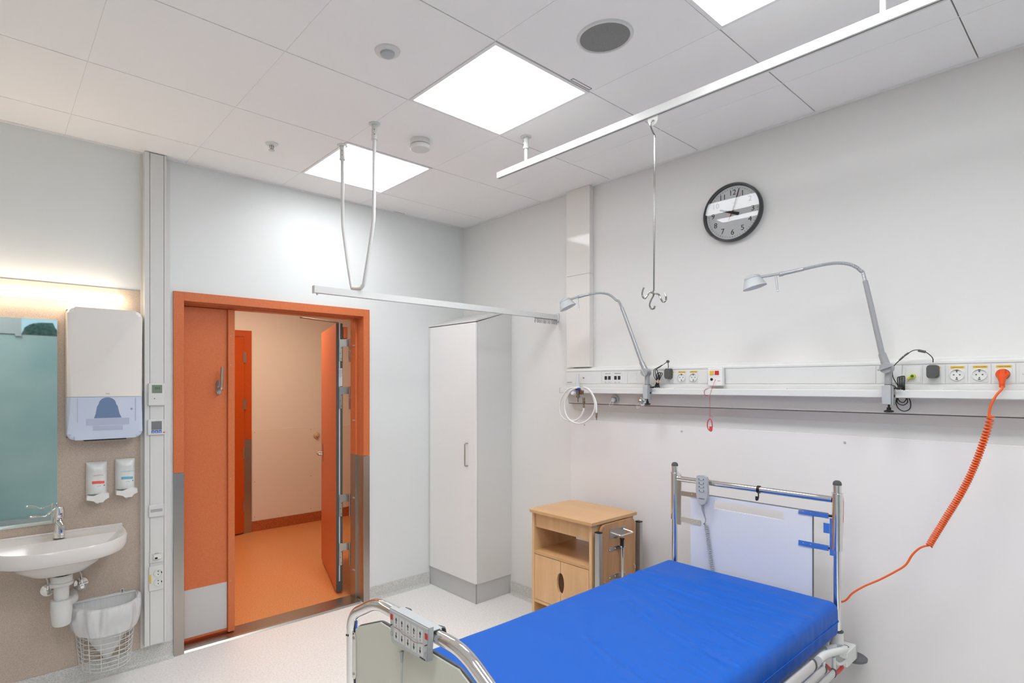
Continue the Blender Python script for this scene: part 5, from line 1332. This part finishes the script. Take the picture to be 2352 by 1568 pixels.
G().lathe([(.034, .532), (.047, .530), (.0475, .470), (.044, .43), (.041, .405), (.036, .398), (0, .398)], (TXc, TYc, 0), seg=32).out('bottle', M_white, bt)
G().tube(fillet([(TXc+.01, TYc, .505), (TXc+.055, TYc+.03, .505), (TXc+.06, -.012, .505)], .03), .022, 18).out('outlet_pipe', M_white, bt)
def esc(x, z, up_x, lab):
    t = thing('stop_valve', lab, 'stop valve', (x, -.01, z), 'chrome stop valves under the washbasin')
    G().lathe([(.034, 0), (.033, .003), (.022, .010), (.012, .016), (0, .016)], (x, -.0098, z), (0, -1, 0), 36).out('rosette', M_chrome, t)
    g = G(); g.cyl((x, -.026, z), (x, -.055, z), .010, seg=16); g.cyl((x, -.04, z), (x, -.04, z+.03), .0065, seg=12); g.cyl((x+.0, -.056, z-.006), (x+.0, -.062, z-.006), .008, seg=12); g.out('valve_body', M_chrome, t)
    G().tube(smooth_path([(x, -.04, z+.030), (x-.004, -.042, z+.060), (x-.014, -.046, z+.085), (up_x, -.055, z+.110)], 6), .0042, 10).out('supply_pipe', M_satin, t)
esc(-2.889, .545, -2.92, 'left chrome stop valve rosette behind the white trap')
esc(-2.742, .546, -2.77, 'right chrome stop valve rosette, above the waste basket')
# tap
tp_ = thing('mixer_tap', 'chrome single-lever basin mixer with long care lever', 'tap', (-2.85, -.085, .84))
TX_, TY_ = -2.846, -.083
G().lathe([(.0275, .832), (.0265, .840), (.0235, .905), (.022, .935), (0, .935)], (TX_, TY_, 0), seg=32).out('body', M_chrome, tp_)
G().tube([(TX_, TY_-.006, .918), (TX_+.006, TY_-.05, .910), (TX_+.010, TY_-.088, .902)], [.019, .017, .014], 20, flat=(.75, 1)).out('spout', M_chrome, tp_)
G().cyl((TX_+.010, TY_-.082, .900), (TX_+.010, TY_-.082, .889), .010, seg=20).out('aerator', M_satin, tp_)
G().lathe([(.0235, .9355), (.0245, .945), (.0245, .975), (.019, .992), (0, .994)], (TX_, TY_, 0), seg=32).out('head', M_chrome, tp_)
lv = [(TX_, TY_-.010, .985), (TX_-.018, TY_-.05, .974), (TX_-.030, TY_-.085, .958), (TX_-.036, TY_-.105, .956), (TX_-.046, TY_-.14, .964), (TX_-.052, TY_-.16, .965)]
lv = [(TX_-.012, TY_-.008, .984), (TX_-.040, TY_-.030, .972), (TX_-.058, TY_-.050, .960), (TX_-.072, TY_-.062, .962), (TX_-.088, TY_-.075, .967)]
g = G(); g.tube(smooth_path(lv, 6), [.0095-.003*min(1, i/10) for i in range(25)], 12, flat=(.6, 1.2)); g.out('lever', M_chrome, tp_)
G().tube(smooth_path([(TX_-.084, TY_-.073, .966), (TX_-.098, TY_-.092, .970), (TX_-.118, TY_-.098, .971), (TX_-.124, TY_-.088, .971), (TX_-.108, TY_-.076, .969)], 6, True), .0045, 8, closed=True).out('lever_loop', M_chrome, tp_)

# ------------------------------------------------------------------ wire waste basket with liner
BXc, BHW, BDP = -2.632, .150, .215
def half(s, n=28, yb=-.016, wob=0., z=0, seed=0):
    pts = []
    for k in range(n+1):
        a = math.pi*k/n
        ww = 1+wob*noise.noise(Vector((k*.55+seed, z*14, seed)))
        pts.append(Vector((BXc+BHW*s*math.copysign(abs(math.cos(a))**.75, math.cos(a))*ww, yb-(BDP*s)*abs(math.sin(a))**.9*ww, 0)))
    return pts
bk = thing('waste_basket', 'white wire waste basket hung on the beige wall panel below the washbasin', 'waste basket', (BXc, -.012, .11))
def taper(z): return .80+.20*(z-.105)/.345
zs_ = [.105, .125, .150, .175, .200, .228, .256, .286, .320, .356, .395, .445]
for z in zs_:
    s_ = taper(z); G().tube([p+Vector((0, 0, z)) for p in half(s_)], .0021 if z < .44 else .0035, 6, closed=True).out('wire_hoop', M_pwhite, bk)
for k in range(0, 29, 4):
    G().tube([half(taper(z))[k]+Vector((0, 0, z)) for z in (.105, .28, .445)], .0021, 6).out('wire_upright', M_pwhite, bk)
for i in range(5):
    x = BXc-.10+.05*i; yy = -.016-(BDP*.8)*math.sqrt(max(0, 1-(abs(x-BXc)/(BHW*.8))**2.4))
    G().tube([(x, -.016, .105), (x, yy, .105)], .0020, 6).out('wire_base', M_pwhite, bk)
for x in (BXc-.1, BXc, BXc+.1): G().tube([(x, -.016, .105), (x, -.016, .445)], .0021, 6).out('wire_upright', M_pwhite, bk)
x = -2.555
G().tube(fillet([(x, -.0165, .445), (x, -.0150, .472), (x+.014, -.0150, .472), (x+.014, -.0165, .445)], .006), .0022, 6).out('hanging_eye', M_pwhite, bk)
G().cyl((x+.007, -.0098, .466), (x+.007, -.020, .466), .004, seg=10).out('wall_hook', M_steel, bk)
lnr = thing('bin_liner', 'crumpled translucent white bin liner folded over the wire basket', 'bin liner', (BXc, -.12, .44))
# one sheet: hanging cone inside, up over the rim, folded down outside
bm = bmesh.new(); rows = []
n_ = 150
def ring(s, z, wob, seed, squeeze=1., yshift=0.):
    pts = half(1.0, n_//2, wob=0)
    back = [Vector((BXc-BHW+2*BHW*k/(n_//2), -.016, 0)) for k in range(1, n_//2)]
    P_ = pts+back; out = []
    c = Vector((BXc, -.016-BDP*.42, 0))
    for i, p in enumerate(P_):
        d = p-c; a = math.atan2(d.y, d.x)
        nz_ = noise.noise(Vector((math.cos(a)*2.6, math.sin(a)*2.6, z*7+seed*.6)))+.55*noise.noise(Vector((math.cos(a)*8, math.sin(a)*8, z*16)))+.25*noise.noise(Vector((math.cos(a)*20, math.sin(a)*20, z*30)))
        q = c+d*(s*(1+wob*nz_)); q.y = min(q.y, -.0125)
        if z > .3: q.x = min(q.x, -2.458) if q.y > -.075 else q.x
        q.z = z + .05*wob*nz_; q.y += yshift; out.append(bm.verts.new(q))
    return out
for s, z, wb, sd in ((.03, .122, .2, 1), (.20, .165, .14, 1), (.42, .215, .12, 1.1), (.62, .265, .10, 1.2), (.80, .315, .08, 1.3), (.90, .37, .07, 1.4), (.965, .42, .05, 1.6), (1.0, .448, .05, 1.8), (1.045, .456, .06, 1.9), (1.10, .440, .14, 2.0), (1.125, .420, .15, 2.1), (1.13, .400, .16, 2.2), (1.125, .380, .16, 2.3), (1.11, .360, .15, 2.4), (1.09, .342, .14, 2.5), (1.06, .325, .12, 2.6), (1.02, .306, .10, 2.7)):
    rows.append(ring(s, z, wb, sd))
for a, b in zip(rows, rows[1:]):
    for i in range(len(a)): j = (i+1) % len(a); bm.faces.new((a[i], a[j], b[j], b[i]))
bm.faces.new(rows[0])
g = G(); g.bm.free(); g.bm = bm
g.out('film', M_sack, lnr, angle=180)
